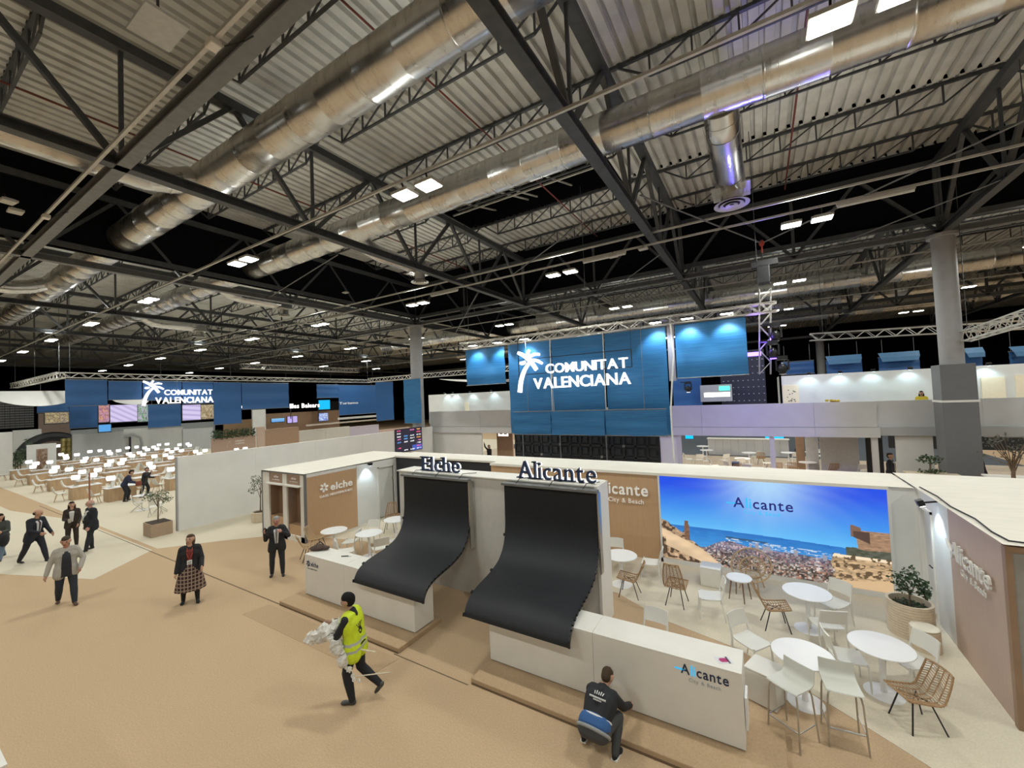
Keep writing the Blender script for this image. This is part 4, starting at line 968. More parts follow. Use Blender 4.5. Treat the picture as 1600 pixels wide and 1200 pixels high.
# olive trees in pots
def olive(x, y, label, pot, h=1.55, pr_=0.3, seed=1, ph=0.42):
    t = thing('olive_tree', label, 'tree', (x, y, 0))
    if pot == 'round': MB().lathe([(pr_*.92, 0), (pr_, 0.03), (pr_, ph-0.02), (pr_-.02, ph), (pr_-.05, ph), (pr_-.05, ph-.08)], 28, cap=False).build('pot', M_PLANTER, t)
    else: MB().box(-pr_*1.2, pr_*1.2, -pr_, pr_, 0, ph).build('pot', mat('pot_brown', (0.40, 0.29, 0.20), 0.7), t)
    MB().lathe([(0.01, ph-.03), (pr_-.05, ph-.04)], 20).build('soil', M_SOIL, t) if pot == 'round' else MB().box(-pr_*1.1, pr_*1.1, -pr_*.9, pr_*.9, ph, ph+.015).build('soil', M_SOIL, t)
    tr = MB().tube([(0, 0, ph-.04), (0.03, 0, h*.5), (0, 0.02, h*.68), (0.02, 0, h*.95)], [.028, .022, .018, .006], 7); random.seed(seed); tips = []
    for k in range(7):
        a = k*.9+seed; e = Vector((math.cos(a)*.3, math.sin(a)*.3, h*random.uniform(.75, 1.05))); tr.tube([(0.01, 0.01, h*(.55+.04*k)), e*.6+Vector((0, 0, h*.30)), e], [.012, .008, .003], 5); tips.append(e)
    tr.build('trunk', M_BARK, t, smooth=True)
    for k, e in enumerate(tips): leaves(55, e, (.17, .17, .16), .075, seed*10+k, M_LEAFO, t)
    return t
olive(-20.75, 6.55, 'olive tree in a square brown pot at the end of the white partition', 'box', 1.75, 0.34, 3, 0.5)
olive(-18.6, 9.35, 'olive tree in a round beige pot along the white partition', 'round', 1.75, 0.33, 5, 0.42)

# ------------------------------------------------------------------ people
def remesh(caps, voxel, smooth=2):
    b = MB()
    for p0, p1, r0, r1 in caps:
        p0, p1 = Vector(p0), Vector(p1); d = p1-p0; L = d.length
        if L < 1e-5: b.ball(p0, r0, 10, 7); continue
        d.normalize(); pts, rs = [], []
        for a in (-88, -55, -25, 0): pts.append(p0+d*r0*math.sin(R(a))); rs.append(r0*math.cos(R(a)))
        for a in (0, 25, 55, 88): pts.append(p1+d*r1*math.sin(R(a))); rs.append(r1*math.cos(R(a)))
        b.tube(pts, rs, 10)
    me = bpy.data.meshes.new('tmp'); me.from_pydata(b.v, [], b.f); o = bpy.data.objects.new('tmp', me); COL.objects.link(o)
    m_ = o.modifiers.new('r', 'REMESH'); m_.mode = 'VOXEL'; m_.voxel_size = voxel; m_.use_smooth_shade = True
    if smooth: s_ = o.modifiers.new('s', 'SMOOTH'); s_.iterations = smooth; s_.factor = 0.5
    dg = bpy.context.evaluated_depsgraph_get(); dg.update(); out = bpy.data.meshes.new_from_object(o.evaluated_get(dg))
    bpy.data.objects.remove(o); bpy.data.meshes.remove(me); return out
def cmat(col, rough=0.8): return mat('cloth_%02x%02x%02x' % tuple(int(255*min(1, v)) for v in col), col, rough, noise=0.08, scale=60, bump=0.05)
def person(label, x, y, deg, h=1.75, z=0.0, lean=0, legs=((5, 0, 3), (-5, 5, 3)), arms=((5, 8, 10, 0), (5, 8, 10, 0)), head=(0, 0), top=(.03, .03, .04), leg=(.02, .022, .03), shoe=(.02, .018, .016),
           skin=None, hair=(.05, .035, .025), hairstyle='short', bulk=1.0, jacket=True, shirt=None, tie=None, skirt=None, vest=False, belly=0, far=False, drop=None, extra=None, collar=False, sleeve=1.0, foot_pitch=(0, 0), open_=0, tail=None):
    t = thing('person', label, 'person', (x, y, z), R(deg)); vx = 0.022 if far else 0.0125
    H = h; B = bulk
    def dirv(p, a, s): return Vector((s*math.sin(R(a)), math.cos(R(a))*math.sin(R(p)), -math.cos(R(a))*math.cos(R(p))))
    joints = []
    for (hp, kn, sp), s in zip(legs, (-1, 1)):
        hip = Vector((s*.052*H*B, 0, 0)); k = hip+dirv(hp, sp, s)*.245*H; a = k+dirv(hp-kn, sp*.4, s)*.245*H; joints.append((hip, k, a))
    low = min(j[2].z for j in joints); PZ = (.042*H-low) if drop is None else drop
    O = Vector((0, 0, PZ)); U = Vector((0, math.sin(R(lean)), math.cos(R(lean)))); F_ = Vector((0, math.cos(R(lean)), -math.sin(R(lean)))); X = Vector((1, 0, 0))
    J = [[p+O for p in j] for j in joints]
    S = lambda u, x=0, f=0: O+U*u*H+X*x*H+F_*f*H
    # torso
    tor = [(S(0, -.05*B), S(0, .05*B), .066*H*B, .066*H*B), (S(.09, -.04*B), S(.09, .04*B), .058*H*B, .058*H*B), (S(.2, -.055*B, .004), S(.2, .055*B, .004), .060*H*B, .060*H*B), (S(.265, -.088), S(.265, .088), .040*H*B, .040*H*B)]
    tor += [(S(0, s*.045*B), S(.10, s*.04*B), .066*H*B, .058*H*B) for s in (-1, 1)]+[(S(.10, s*.04*B), S(.21, s*.055*B), .058*H*B, .060*H*B) for s in (-1, 1)]+[(S(.21, s*.05), S(.27, s*.06), .058*H*B, .042*H) for s in (-1, 1)]
    if belly: tor.append((S(.07, 0, .03*belly), S(.13, 0, .03*belly), .07*H*B, .065*H*B))
    neck = [(S(.26), S(.335, 0, .012), .036*H, .031*H)]
    hy, hp = R(head[0]), R(head[1]); hf = (F_*math.cos(hy)-X*math.sin(hy)) if abs(lean) < 40 else (F_*.6+Vector((0, .8, 0))).normalized()
    hu = U if abs(lean) < 40 else (U*.75+Vector((0, 0, .6))).normalized(); hf = (hf-hu*hf.dot(hu)).normalized()
    hf, hu = (hf*math.cos(hp)+hu*math.sin(hp)), (hu*math.cos(hp)-hf*math.sin(hp)); hx = hf.cross(hu)
    HC = S(.335, 0, .012)+hu*.062*H; hd = lambda f, u, x=0: HC+hf*f*H+hu*u*H+hx*x*H
    headc = [(hd(-.012, .012), hd(.004, .012), .054*H, .054*H), (hd(.015, -.03, 0), hd(.02, .0), .036*H, .046*H), (hd(.036, -.043, -.008), hd(.036, -.043, .008), .015*H, .015*H),
             (hd(.052, .006), hd(.062, -.012), .006*H, .009*H)]+[(hd(-.002, -.008, s*.050), hd(-.006, .014, s*.053), .008*H, .010*H) for s in (-1, 1)]
    # arms and hands
    armc, handc, wr = [], [], []
    for (p, a, e, i), s in zip(arms, (-1, 1)):
        sh = S(.262, s*.098*(.5+.5*B)); d1 = dirv(p-lean*.0, a, s); el = sh+d1*.168*H; d2 = dirv(p+e, a-i, s); w = el+d2*.145*H*sleeve
        armc += [(sh, el, .031*H*B, .026*H), (el, w, .025*H, .019*H)]
        w2 = el+d2*.15*H; side = d2.cross(Vector((s, .2, 0))).normalized(); fw_ = d2.cross(side).normalized(); pa = w2+d2*.045*H
        handc += [(w2, pa, .014*H, .019*H), (w2+side*.010*H, pa+side*.014*H, .012*H, .012*H)]
        for q in range(4):
            b0 = pa+side*(.018-.012*q)*H*1.0; L = (.036, .043, .040, .031)[q]; m1 = b0+d2*L*.55*H+fw_*.004*H; handc += [(b0, m1, .0070*H, .0062*H), (m1, m1+(d2*.8+fw_*.6).normalized()*L*.5*H, .0062*H, .0054*H)]
        tb = w2+side*.016*H+d2*.012*H; handc += [(tb, tb+(side*.75+d2*.65).normalized()*.028*H, .009*H, .0075*H), (tb+(side*.75+d2*.65).normalized()*.028*H, tb+(side*.75+d2*.65).normalized()*.028*H+d2*.024*H, .0072*H, .006*H)]
        wr.append((w2, d2))
    legc, shoec = [], []
    for (hip, k, a), s, fp in zip(J, (-1, 1), foot_pitch):
        legc += [(hip, k, .054*H*B, .037*H), (k, k.lerp(a, .35), .036*H, .036*H), (k.lerp(a, .35), a, .036*H, .023*H)]
        shin = (a-k).normalized(); fd = Vector((s*.12, 1, 0)).normalized(); fd = (fd*math.cos(R(fp))-Vector((0, 0, 1))*math.sin(R(fp))); dn = Vector((0, 0, -1))*math.cos(R(fp))-Vector((0, 1, 0))*math.sin(R(fp))
        heel = a+dn*.021*H-fd*.016*H; ball_ = a+dn*.024*H+fd*.065*H; toe = a+dn*.026*H+fd*.092*H
        shoec += [(heel, ball_, .019*H, .018*H), (ball_, toe, .018*H, .014*H), (ball_+X*.010*H, toe+X*.006*H, .015*H, .013*H), (ball_-X*.010*H, toe-X*.006*H, .015*H, .013*H), (a, heel+fd*.01*H, .024*H, .021*H)]
    sk = M_SKIN if skin is None else mat('skin_%d' % int(skin[0]*255), skin, .55, noise=.06, scale=30)
    me = remesh(tor+neck+headc+armc+handc+legc+shoec, vx, 1); me.materials.append(sk); me.materials.append(M_DARK); me.materials.append(mat('lip', (.30, .10, .08), .5, noise=0))
    n = len(me.polygons); cc = np.empty(n*3, np.float32); me.polygons.foreach_get('center', cc); cc = cc.reshape(-1, 3); mi = np.zeros(n, np.int32)
    for s in (-1, 1): mi[np.linalg.norm(cc-np.array(hd(.052, .012, s*.02)), axis=1) < .0085*H] = 1
    mi[(np.linalg.norm(cc-np.array(hd(.050, -.030)), axis=1) < .011*H)] = 2
    me.polygons.foreach_set('material_index', mi); me.shade_smooth(); link('body', me, t)
    def garment(name, caps, infl, m_, voxel=vx, sm=2, lab=None):
        g = remesh([(a, b, r0+infl, r1+infl) for a, b, r0, r1 in caps], voxel*1.1, sm); g.materials.append(m_); g.shade_smooth(); return link(name, g, t, label=lab)
    if skirt: 
        MB().lathe([(.075*H*B, .62*H-PZ+PZ), (.115*H*B, PZ), (.15*H*B, PZ-.14*H), (.185*H*B, .20*H), (.18*H*B, .20*H), (.10*H*B, PZ)], 30, (0, 0, 0), 1.0, .78, cap=False).build('skirt', plaid_material(), t, smooth=True)
        garment('tights', legc, .006, cmat((.012, .012, .014)))
    else: garment('trousers', legc+[tor[0]], .013, cmat(leg))
    hem = []
    if jacket: hem = [(S(.02, sx*.05*B, sf), S(-.075, sx*.066*B, sf), .062*H*B, .058*H*B) for sx in (-1, 1) for sf in (.012, -.012)]
    garment('jacket' if jacket else 'sweater', (tor[1:4]+tor[6:] if tail else tor)+armc+hem, .016, cmat(top))
    if tail: garment('shirt_tail', [(S(.035, -.045*B, -.012), S(.035, .045*B, -.012), .066*H*B, .066*H*B), (S(.07, -.04*B), S(.07, .04*B), .060*H*B, .060*H*B)], .016, cmat(tail))
    garment('shoe', shoec[:5], .006, cmat(shoe, .45)); garment('shoe', shoec[5:], .006, cmat(shoe, .45))
    if shirt:
        b = MB(); g = []
        for k in range(7):
            u = .275-(.24+.135*open_)*k/6; w = .043*(1-k/6*.5) if not open_ else .030+.030*(k/6)**.6; fo = (.058+.012+.012*math.sin(k/6*3.1)+belly*.025*math.sin(max(0, k-2)/4*3.1))*B+.006
            if k == 0: fo = .034
            g.append([S(u, xx*w, fo-.010*xx*xx) for xx in (-1, -.5, 0, .5, 1)])
        sf_ = b.sheet(g, .006, F_).build('shirt_front', cmat(shirt), t, smooth=True)
        if tie:
            g2 = [[p+F_*.012 for p in (r_[1].lerp(r_[2], .35), r_[2], r_[3].lerp(r_[2], .35))] for r_ in g]
            MB().sheet(g2, .006, F_).build('tie', cmat(tie), sf_, smooth=True)
    if collar: garment('collar', [(S(.275, -.03), S(.29, .03), .036*H, .036*H), (S(.27, 0, -.02), S(.30, 0, -.01), .04*H, .036*H)], .008, cmat(top))
    hm = mat('hair_%02x%02x%02x' % tuple(int(255*min(1, v)) for v in hair), hair, .75, noise=.2, scale=60, spec=.15)
    if hairstyle == 'beanie':
        garment('beanie', [(hd(-.014, .026), hd(-.002, .034), .056*H, .052*H), (hd(-.02, .0), hd(-.02, .02), .05*H, .054*H)], .004, hm)
    elif hairstyle != 'bald':
        hc = [(hd(-.022, .028), hd(.008, .036), .050*H, .044*H), (hd(-.030, -.012), hd(-.026, .02), .042*H, .046*H)]
        if hairstyle == 'long': hc += [(hd(-.03, 0), S(.19, 0, -.05), .046*H, .04*H), (hd(-.01, 0, .04), S(.21, .05, .02), .022*H, .02*H), (hd(-.01, 0, -.04), S(.21, -.05, .02), .022*H, .02*H)]
        if hairstyle == 'bob': hc += [(hd(-.02, 0, .03), hd(-.02, -.06, .034), .03*H, .022*H), (hd(-.02, 0, -.03), hd(-.02, -.06, -.034), .03*H, .022*H), (hd(-.035, 0), hd(-.035, -.06), .04*H, .03*H)]
        if hairstyle == 'thin': hc = [(hd(-.034, -.012, -.018), hd(-.034, -.012, .018), .031*H, .031*H), (hd(-.012, .0, .042), hd(-.012, .015, .040), .015*H, .017*H), (hd(-.012, .0, -.042), hd(-.012, .015, -.040), .015*H, .017*H)]
        garment('hair', hc, .003, hm)
    if vest:
        HV = mat('hi_vis_yellow', (.62, .76, .02), .6, noise=.08, scale=12, emit=(.55, .75, .02), es=0.0)
        v = garment('vest', tor[:3]+tor[4:10]+[(S(.262, -.07), S(.262, .07), .042*H, .042*H)]+[(S(0, s*.05), S(-.07, s*.058), .062*H, .060*H) for s in (-1, 1)], .034, HV, sm=3)
        v.data.materials.append(mat('reflective_grey', (.45, .46, .46), .35, noise=.05)); v.data.materials.append(M_CABLE)
        n = len(v.data.polygons); cc = np.empty(n*3, np.float32); v.data.polygons.foreach_get('center', cc); cc = cc.reshape(-1, 3)-np.array(O); uu = cc@np.array(U)/H; ff = cc@np.array(F_)/H; xx = cc[:, 0]/H
        mi = np.zeros(n, np.int32); mi[((uu > .03) & (uu < .055)) | ((uu > -.03) & (uu < -.006))] = 1
        bk = ff < -.02; palm = (np.hypot(xx, (uu-.125)*.9) < .028)
        for a in (-38, -18, 2, 22): palm |= (np.abs(xx-(uu-.125)*math.tan(R(a))) < .006) & (uu > .125) & (uu < .20)
        palm |= (np.abs(xx+.03-(uu-.13)*-.7) < .007) & (uu > .11) & (uu < .15)
        mi[palm & bk] = 2; mi[(np.hypot(xx, uu-.118) < .010) & bk] = 0; mi[bk & (np.abs(uu-.012) < .007) & (np.abs(xx) < .045)] = 2
        v.data.polygons.foreach_set('material_index', mi)
    if extra: extra(t, dict(S=S, hd=hd, wr=wr, J=J, H=H, F=F_, U=U, X=X))
    return t
def badge(color, string):
    def fn(t, k):
        S = k['S']; sg = [S(.285, -.03, .045), S(.2, -.03, .092), S(.12, 0, .098), S(.2, .03, .092), S(.285, .03, .045)]
        MB().tube(sg, .006, 5).build('lanyard', cmat(string), t)
        g = [[S(.12, -.03, .10), S(.12, .03, .10)], [S(.055, -.03, .10), S(.055, .03, .10)]]; bd = MB().sheet(g, .004, k['F']).build('badge', cmat(color), t)
        b = MB()
        for u in (.10, .085, .068): b.sheet([[S(u, -.02, .1045), S(u, .018, .1045)], [S(u-.006, -.02, .1045), S(u-.006, .018, .1045)]])
        b.build('badge_print', M_CABLE, bd)
    return fn
person('man in a pale grey blazer and dark jeans walking towards us', -15.55, 3.02, 262, 1.76, legs=((12, 2, 4), (-6, 22, 3)), arms=((8, 26, 25, 40), (-8, 20, 14, 6)), head=(-15, -12), top=(.42, .40, .36), leg=(.022, .028, .042), shoe=(.09, .045, .03), hair=(.06, .045, .035), hairstyle='short', shirt=(.02, .022, .03), bulk=1.05, open_=1, skin=(.46, .25, .17))
person('woman in a black blazer and plaid skirt wearing a white badge', -12.62, 4.62, 246, 1.70, legs=((4, 0, 5), (-4, 2, 6)), arms=((12, 14, 42, 12), (2, 12, 12, 2)), head=(-22, 8), top=(.013, .014, .018), hair=(.09, .055, .035), hairstyle='bob', skirt=True, shirt=(.16, .02, .02), bulk=1.04, extra=badge((.75, .75, .75), (.5, .10, .04)), shoe=(.015, .015, .016))
def phone(t, k):
    w, d = k['wr'][1]; MB().bar(w+d*.06+Vector((-.02, .02, 0)), w+d*.17+Vector((-.03, .01, .02)), .015, .07).build('phone', M_CABLE, t)
person('grey-haired man in a dark suit and grey tie talking on a phone', -12.16, 6.55, 238, 1.70, legs=((3, 0, 4), (-4, 2, 5)), arms=((30, 28, 112, 68), (22, 20, 128, 18)), head=(-8, -8), top=(.016, .017, .02), hair=(.30, .29, .28), hairstyle='short', shirt=(.66, .66, .66), tie=(.15, .155, .16), bulk=1.06, skin=(.50, .24, .18), extra=phone)
def film(t, k):
    random.seed(5); S = k['S']
    fm = mat('plastic_film', (.86, .84, .80), .22, noise=.15, scale=20, bump=.6, trans=.25)
    for (a, b_, r_, n) in ((S(.17, -.05, .14), S(.14, -.1, .36), .125, 9), (S(.12, -.12, .14), S(-.08, -.13, .06), .105, 8), (S(-.08, -.13, .06), S(-.28, -.12, -.06), .045, 6)):
        b = MB()
        for q in range(n):
            c = a.lerp(b_, q/(n-1))+Vector((random.uniform(-.04, .04), random.uniform(-.04, .04), random.uniform(-.05, .05))); m0 = MB().ball((0, 0, 0), r_*random.uniform(.6, 1.1), 9, 7)
            m0.v = [tuple(Vector(p)*random.uniform(.65, 1.25)+c) for p in m0.v]; b.add(m0.v, m0.f)
        b.build('film_bundle', fm, t)
    MB().tube([S(.02, -.1, .0), S(-.12, .05, -.16)], .012, 6).build('stick', mat('stick_pale', (.72, .66, .52), .6), t)
    MB().tube([S(-.24, -.1, -.02), S(-.36, .12, -.24)], .008, 6).build('stick', mat('stick_pale', (.72, .66, .52), .6), t)
person('worker in a yellow hi-vis vest and black beanie carrying plastic film', -5.92, 4.42, 112, 1.74, lean=7, legs=((14, 26, 2), (-2, 48, 3)), arms=((30, 10, 62, 30), (38, 10, 60, 30)), head=(10, -6), top=(.014, .014, .016), leg=(.014, .014, .017), shoe=(.05, .055, .05), hair=(.012, .012, .013), hairstyle='beanie', jacket=False, vest=True, collar=True, extra=film, foot_pitch=(0, 48), skin=(.45, .27, .19))
def crouch_print(t, k):
    S = k['S']; white = mat('print_white', (.75, .75, .75), .7, noise=0); b = MB()
    for q in range(5): b.tube([S(.225, -.034+.017*q, -.083), S(.248+.006*(q % 2), -.04+.02*q, -.074)], .007, 5)
    b.build('emblem', white, t)
    b = MB(); random.seed(3)
    for q in range(12): b.bar(S(.20, -.075+.0125*q, -.083), S(.20, -.067+.0125*q, -.083), .012, .02)
    for q in range(6): b.bar(S(.183, -.035+.0125*q, -.083), S(.183, -.027+.0125*q, -.083), .008, .014)
    b.build('lettering', white, t)
    MB().tube([S(.082, .126*math.cos(a), .083*math.sin(a)) for a in [2*math.pi*q/24 for q in range(25)]], .013, 6).build('white_hem', white, t)
    for s in (-1, 1): MB().tube([S(.05, s*.10, .02), S(.12, s*.106, .03), S(.19, s*.112, .03)], .007, 5).build('piping', white, t)
    MB().tube([S(-.012, .138*math.cos(a), .092*math.sin(a)-.004) for a in [2*math.pi*q/24 for q in range(25)]], .022, 8).build('waistband', mat('waist_grey', (.28, .29, .29), .8), t)
    for j in k['J']: MB().box(j[2].x-.042, j[2].x+.042, j[2].y-.05, j[2].y+.16, j[2].z-.068, j[2].z-.045).build('sole', white, t)
person('crouching worker in a black printed jacket and blue trousers with his back to us', -2.14, 5.26, -4, 1.62, lean=50, bulk=1.18, tail=(.03, .10, .28), legs=((96, 138, 12), (90, 132, 14)), arms=((48, 10, 30, 10), (40, 12, 25, 10)), head=(0, -25), top=(.013, .014, .016), leg=(.05, .053, .056), shoe=(.014, .014, .015), hair=(.06, .04, .025), jacket=False, extra=crouch_print, collar=True)
person('man in a navy suit with white shirt and dark tie striding behind the grey blazer', -21.0, 3.35, 296, 1.84, lean=8, legs=((22, 6, 3), (-20, 10, 3)), arms=((18, 10, 30, 15), (20, 10, 50, 30)), head=(25, -14), top=(.012, .014, .026), leg=(.012, .014, .024), hair=(.04, .03, .025), hairstyle='thin', shirt=(.62, .62, .64), tie=(.05, .02, .025), bulk=1.04)
def cup(t, k):
    w, d = k['wr'][1]; MB().lathe([(.035, -.08), (.045, .06)], 14, tuple(w+d*.1)).build('cup', cmat((.5, .45, .4)), t)
person('long-haired woman in a brown suit holding a cup', -22.1, 4.45, 256, 1.66, legs=((2, 0, 3), (-2, 0, 3)), arms=((6, 10, 30, 20), (10, 8, 78, 34)), head=(10, 4), top=(.035, .022, .018), leg=(.035, .022, .018), hair=(.035, .02, .014), hairstyle='long', shirt=(.6, .58, .56), bulk=.96, extra=cup)
person('stout bald man in a black suit seen from the side', -20.85, 4.68, 190, 1.80, legs=((14, 0, 4), (-4, 2, 4)), arms=((6, 10, 20, 10), (-2, 12, 15, 4)), head=(-30, -4), top=(.012, .016, .02), leg=(.012, .016, .02), hairstyle='thin', hair=(.35, .33, .3), belly=1.6, bulk=1.1, skin=(.55, .30, .24), shirt=(.5, .5, .5))
def tote(t, k):
    w, d = k['wr'][0]; MB().ball(tuple(w+Vector((-.05, 0, -.25))), .2, 12, 8, 0, (.5, 1, 1.2)).build('bag', cmat((.015, .015, .018)), t, smooth=True)
person('dark-haired woman in a grey-green jumper and blue jeans walking with a black bag', -22.6, 2.85, 232, 1.62, legs=((20, 4, 3), (-20, 12, 3)), arms=((20, 16, 70, 20), (-14, 16, 14, 4)), head=(35, -4), top=(.05, .058, .052), leg=(.14, .19, .27), shoe=(.02, .02, .022), hair=(.02, .013, .012), hairstyle='long', jacket=False, bulk=1.08, extra=tote)
def box_held(t, k):
    w, d = k['wr'][1]; c = w+d*.12; bevel(MB().box(c.x-.2, c.x+.1, c.y-.12, c.y+.12, c.z-.14, c.z+.1).build('bag', cmat((.20, .05, .03)), t), .04)
person('stooping man in a dark blue puffer jacket carrying a red-brown bag', -30.3, 8.1, -22, 1.78, lean=24, legs=((26, 34, 3), (14, 26, 3)), arms=((10, 10, 55, 15), (12, 10, 60, 15)), head=(20, -4), top=(.016, .022, .06), leg=(.012, .012, .016), hair=(.03, .022, .018), jacket=False, extra=box_held, bulk=1.08, far=True)
person('person in a black jacket with a raised hand next to the blue puffer jacket', -30.6, 9.05, -40, 1.72, lean=10, legs=((22, 30, 3), (-4, 10, 3)), arms=((20, 12, 70, 30), (50, 14, 110, 30)), head=(0, -6), top=(.013, .015, .016), leg=(.013, .014, .016), hair=(.07, .05, .035), jacket=False, far=True)
for px, py, dg, tx, sh in ((243, 694, 250, 'man in a black suit seated by the white wall behind the lit desks', (.5, .5, .5)), (268, 694, 330, 'person in black bending over a far desk by the white wall', None), (277, 692, 150, 'person in black standing with an arm out by the white wall', None)):
    q = at(px, py, 0.55); person(tx, q.x, q.y, dg, 1.72, arms=((20, 20, 50, 20), (50, 25, 30, 0)), lean=25 if dg == 330 else 4, top=(.012, .013, .016), far=True, shirt=sh, hair=(.03, .02, .02))

# ------------------------------------------------------------------ rigging trusses, blue banners, illuminated sign
def box_truss(label, a, b, w=0.29, loads=True):
    a, b = Vector(a), Vector(b); L = (b-a).length; d = (b-a).normalized()
    t = thing('lighting_truss', label, 'truss', a); t.rotation_euler = d.to_track_quat('X', 'Z').to_euler()
    if abs(d.z) < .5:
        n_ = max(1, int(L/5)); inv = t.rotation_euler.to_matrix().inverted()
        for k in range(n_+1):
            p = d*(L*(k+.08)/(n_+.16)); MB().tube([inv @ p, inv @ (p+Vector((0, 0, 13.3-(a+p).z)))], .012, 5).build('suspension_cable', M_STEEL, t)
    ch = None
    for sy in (-1, 1):
        for sz in (-1, 1):
            if ch is None: ch = MB().tube([(0, 0, 0), (L, 0, 0)], 0.024, 7).build('chord', M_ALU, t); ch.location = (0, sy*w/2, sz*w/2)
            else: share(ch, t, (0, sy*w/2, sz*w/2))
    B_ = MB(); n = max(2, int(L/0.42)); st = L/n
    for k in range(n):
        x0, x1 = k*st, (k+1)*st; s = 1 if k % 2 else -1
        for sy in (-1, 1): B_.bar((x0, sy*w/2, -s*w/2), (x1, sy*w/2, s*w/2), 0.022)
        for sz in (-1, 1): B_.bar((x0, -s*w/2, sz*w/2), (x1, s*w/2, sz*w/2), 0.022)
    o = B_.build('bracing', M_ALU, t); o['kind'] = 'stuff'
    return t
BY = 15.5
box_truss('aluminium truss carrying the large blue banner and the lit palm sign', (-12.2, BY, 7.40), (0.6, BY, 7.40))
def banner(x0, x1, y, z0, z1, label, cuts=(), group=None, m_=None, axis='x', ztop=None):
    t = thing('hanging_banner', label, 'banner', ((x0, y, z1) if axis == 'x' else (y, x0, z1)), 0, group); xs = [x0, *cuts, x1]
    for a, b in zip(xs, xs[1:]):
        g = []; n = 12
        for i in range(n+1):
            row = []
            for j in range(9):
                u = j/8; xx = a-x0+0.02+(b-a-0.04)*u; dz = -(z1-z0)*i/n; w = 0.035*math.sin(u*6.3+a)*(i/n)+0.02*math.sin(i*1.1+a*2)
                row.append((xx, w, dz) if axis == 'x' else (w, xx, dz))
            g.append(row)
        MB().sheet(g, 0.012).build('fabric_panel', m_ or M_BLUEB, t, smooth=True)
    if ztop:
        for u in (.12, .88): p = Vector(((x1-x0)*u, 0, 0)) if axis == 'x' else Vector((0, (x1-x0)*u, 0)); MB().tube([p, p+Vector((0, 0, ztop-z1))], .01, 5).build('hanger', M_STEELG, t)
    for zz in (0.02, -(z1-z0)): 
        if axis == 'x': MB().tube([(0, 0, zz), (x1-x0, 0, zz)], 0.02, 6).build('hem_bar', M_STEELG, t)
        else: MB().tube([(0, 0, zz), (0, x1-x0, zz)], 0.02, 6).build('hem_bar', M_STEELG, t)
    return t
banner(-9.58, -2.80, BY, 3.25, 7.18, 'largest blue slatted banner, behind the lit palm sign', (-7.42, -5.12), ztop=7.3)
banner(-11.97, -9.74, BY, 5.5, 7.18, 'short blue banner beside the largest one, towards the pale column', ztop=7.3)
banner(-2.52, -0.27, BY, 5.28, 7.2, 'bright blue slatted banner beside the stage tower', ztop=7.3)
banner(-9.22, -2.86, BY-0.35, 3.25, 4.2, 'lower blue strip banner hanging in front of the largest banner', (-7.4, -5.12), ztop=7.3)
for k, x in enumerate((-7.42, -5.12)):
    o = MB().tube([(x, BY-0.1, 7.25), (x, BY-0.12, 5.9), (x-0.01, BY-0.12, 4.2)], 0.022, 6).build('hanging_rod', M_BAR); tag(o, 'pale hanging rod running down '+('between the letters M and U' if k == 0 else 'near the last letters T A T')+' of the lit sign', 'rod')
o = MB().tube([(-2.62, BY-0.1, 7.5), (-2.55, BY-0.3, 6.0), (-2.62, 14.6, 4.2), (-2.50, 14.0, 2.52)], 0.03, 6).build('power_cable', M_BAR); tag(o, 'pale cable drop from the banner truss to the canvas roof', 'cable')
o = MB().box(-2.78, -2.55, BY+0.05, BY+0.1, 5.2, 7.3).build('cover_strip', mat('lilac_strip', (.30, .29, .36), .6)); tag(o, 'narrow pale strip between the largest and the bright blue banner', 'strip')
def palm(parent, M, s, pm=None):
    def stroke(pts, rs, nm):
        P_ = crom([(p[0]*s, p[1]*s, 0) for p in pts], 6); n = len(P_); l, r_ = [], []
        for i, p in enumerate(P_):
            d = (P_[min(i+1, n-1)]-P_[max(i-1, 0)]).normalized(); nn = Vector((-d.y, d.x, 0)); f = i/(n-1)*(len(rs)-1); k = min(int(f), len(rs)-2); w = (rs[k]*(1-f+k)+rs[k+1]*(f-k))*s
            l.append(M @ (p+nn*w)); r_.append(M @ (p-nn*w))
        MB().sheet([l, r_], 0.08, M.to_3x3() @ Vector((0, 0, -1))).build(nm, pm or M_LITS, parent)
    stroke([(0.05, 0.0), (0.10, 0.28), (0.20, 0.52), (0.34, 0.70)], [.055, .05, .035], 'palm_trunk')
    stroke([(0.04, 0.98), (0.22, 0.88), (0.40, 0.72), (0.54, 0.52)], [.035, .05, .045], 'palm_frond')
    stroke([(0.36, 1.02), (0.31, 0.92), (0.28, 0.84)], [.03, .035, .03], 'palm_frond')
    stroke([(0.34, 0.84), (0.50, 0.90), (0.64, 0.88)], [.03, .038, .028], 'palm_frond')
    stroke([(0.40, 0.78), (0.56, 0.74), (0.70, 0.66)], [.03, .038, .025], 'palm_frond')
    stroke([(0.24, 0.74), (0.16, 0.71), (0.09, 0.72)], [.028, .045, .03], 'palm_frond')
def comunitat(parent, M, W, Hh):
    palm(parent, M, Hh)
    def off(dx, dy): return M @ Matrix.Translation((dx, dy, 0))
    letters('COMUNITAT', Hh*0.215, W*0.695, 0.08, M_LITS, parent, off(W*0.285, Hh*0.42), bold=0.012, gap=.085)
    letters('VALENCIANA', Hh*0.25, W*0.83, 0.08, M_LITS, parent, off(W*0.165, Hh*0.07), bold=0.012, gap=.085)
t = thing('lit_sign', 'large white lit palm logo reading COMUNITAT VALENCIANA on the largest blue banner', 'sign', (-8.9, BY-0.42, 5.05))
comunitat(t, plane_M((0, 0, 0), (1, 0, 0.0), ZDIR), 4.88, 1.75)
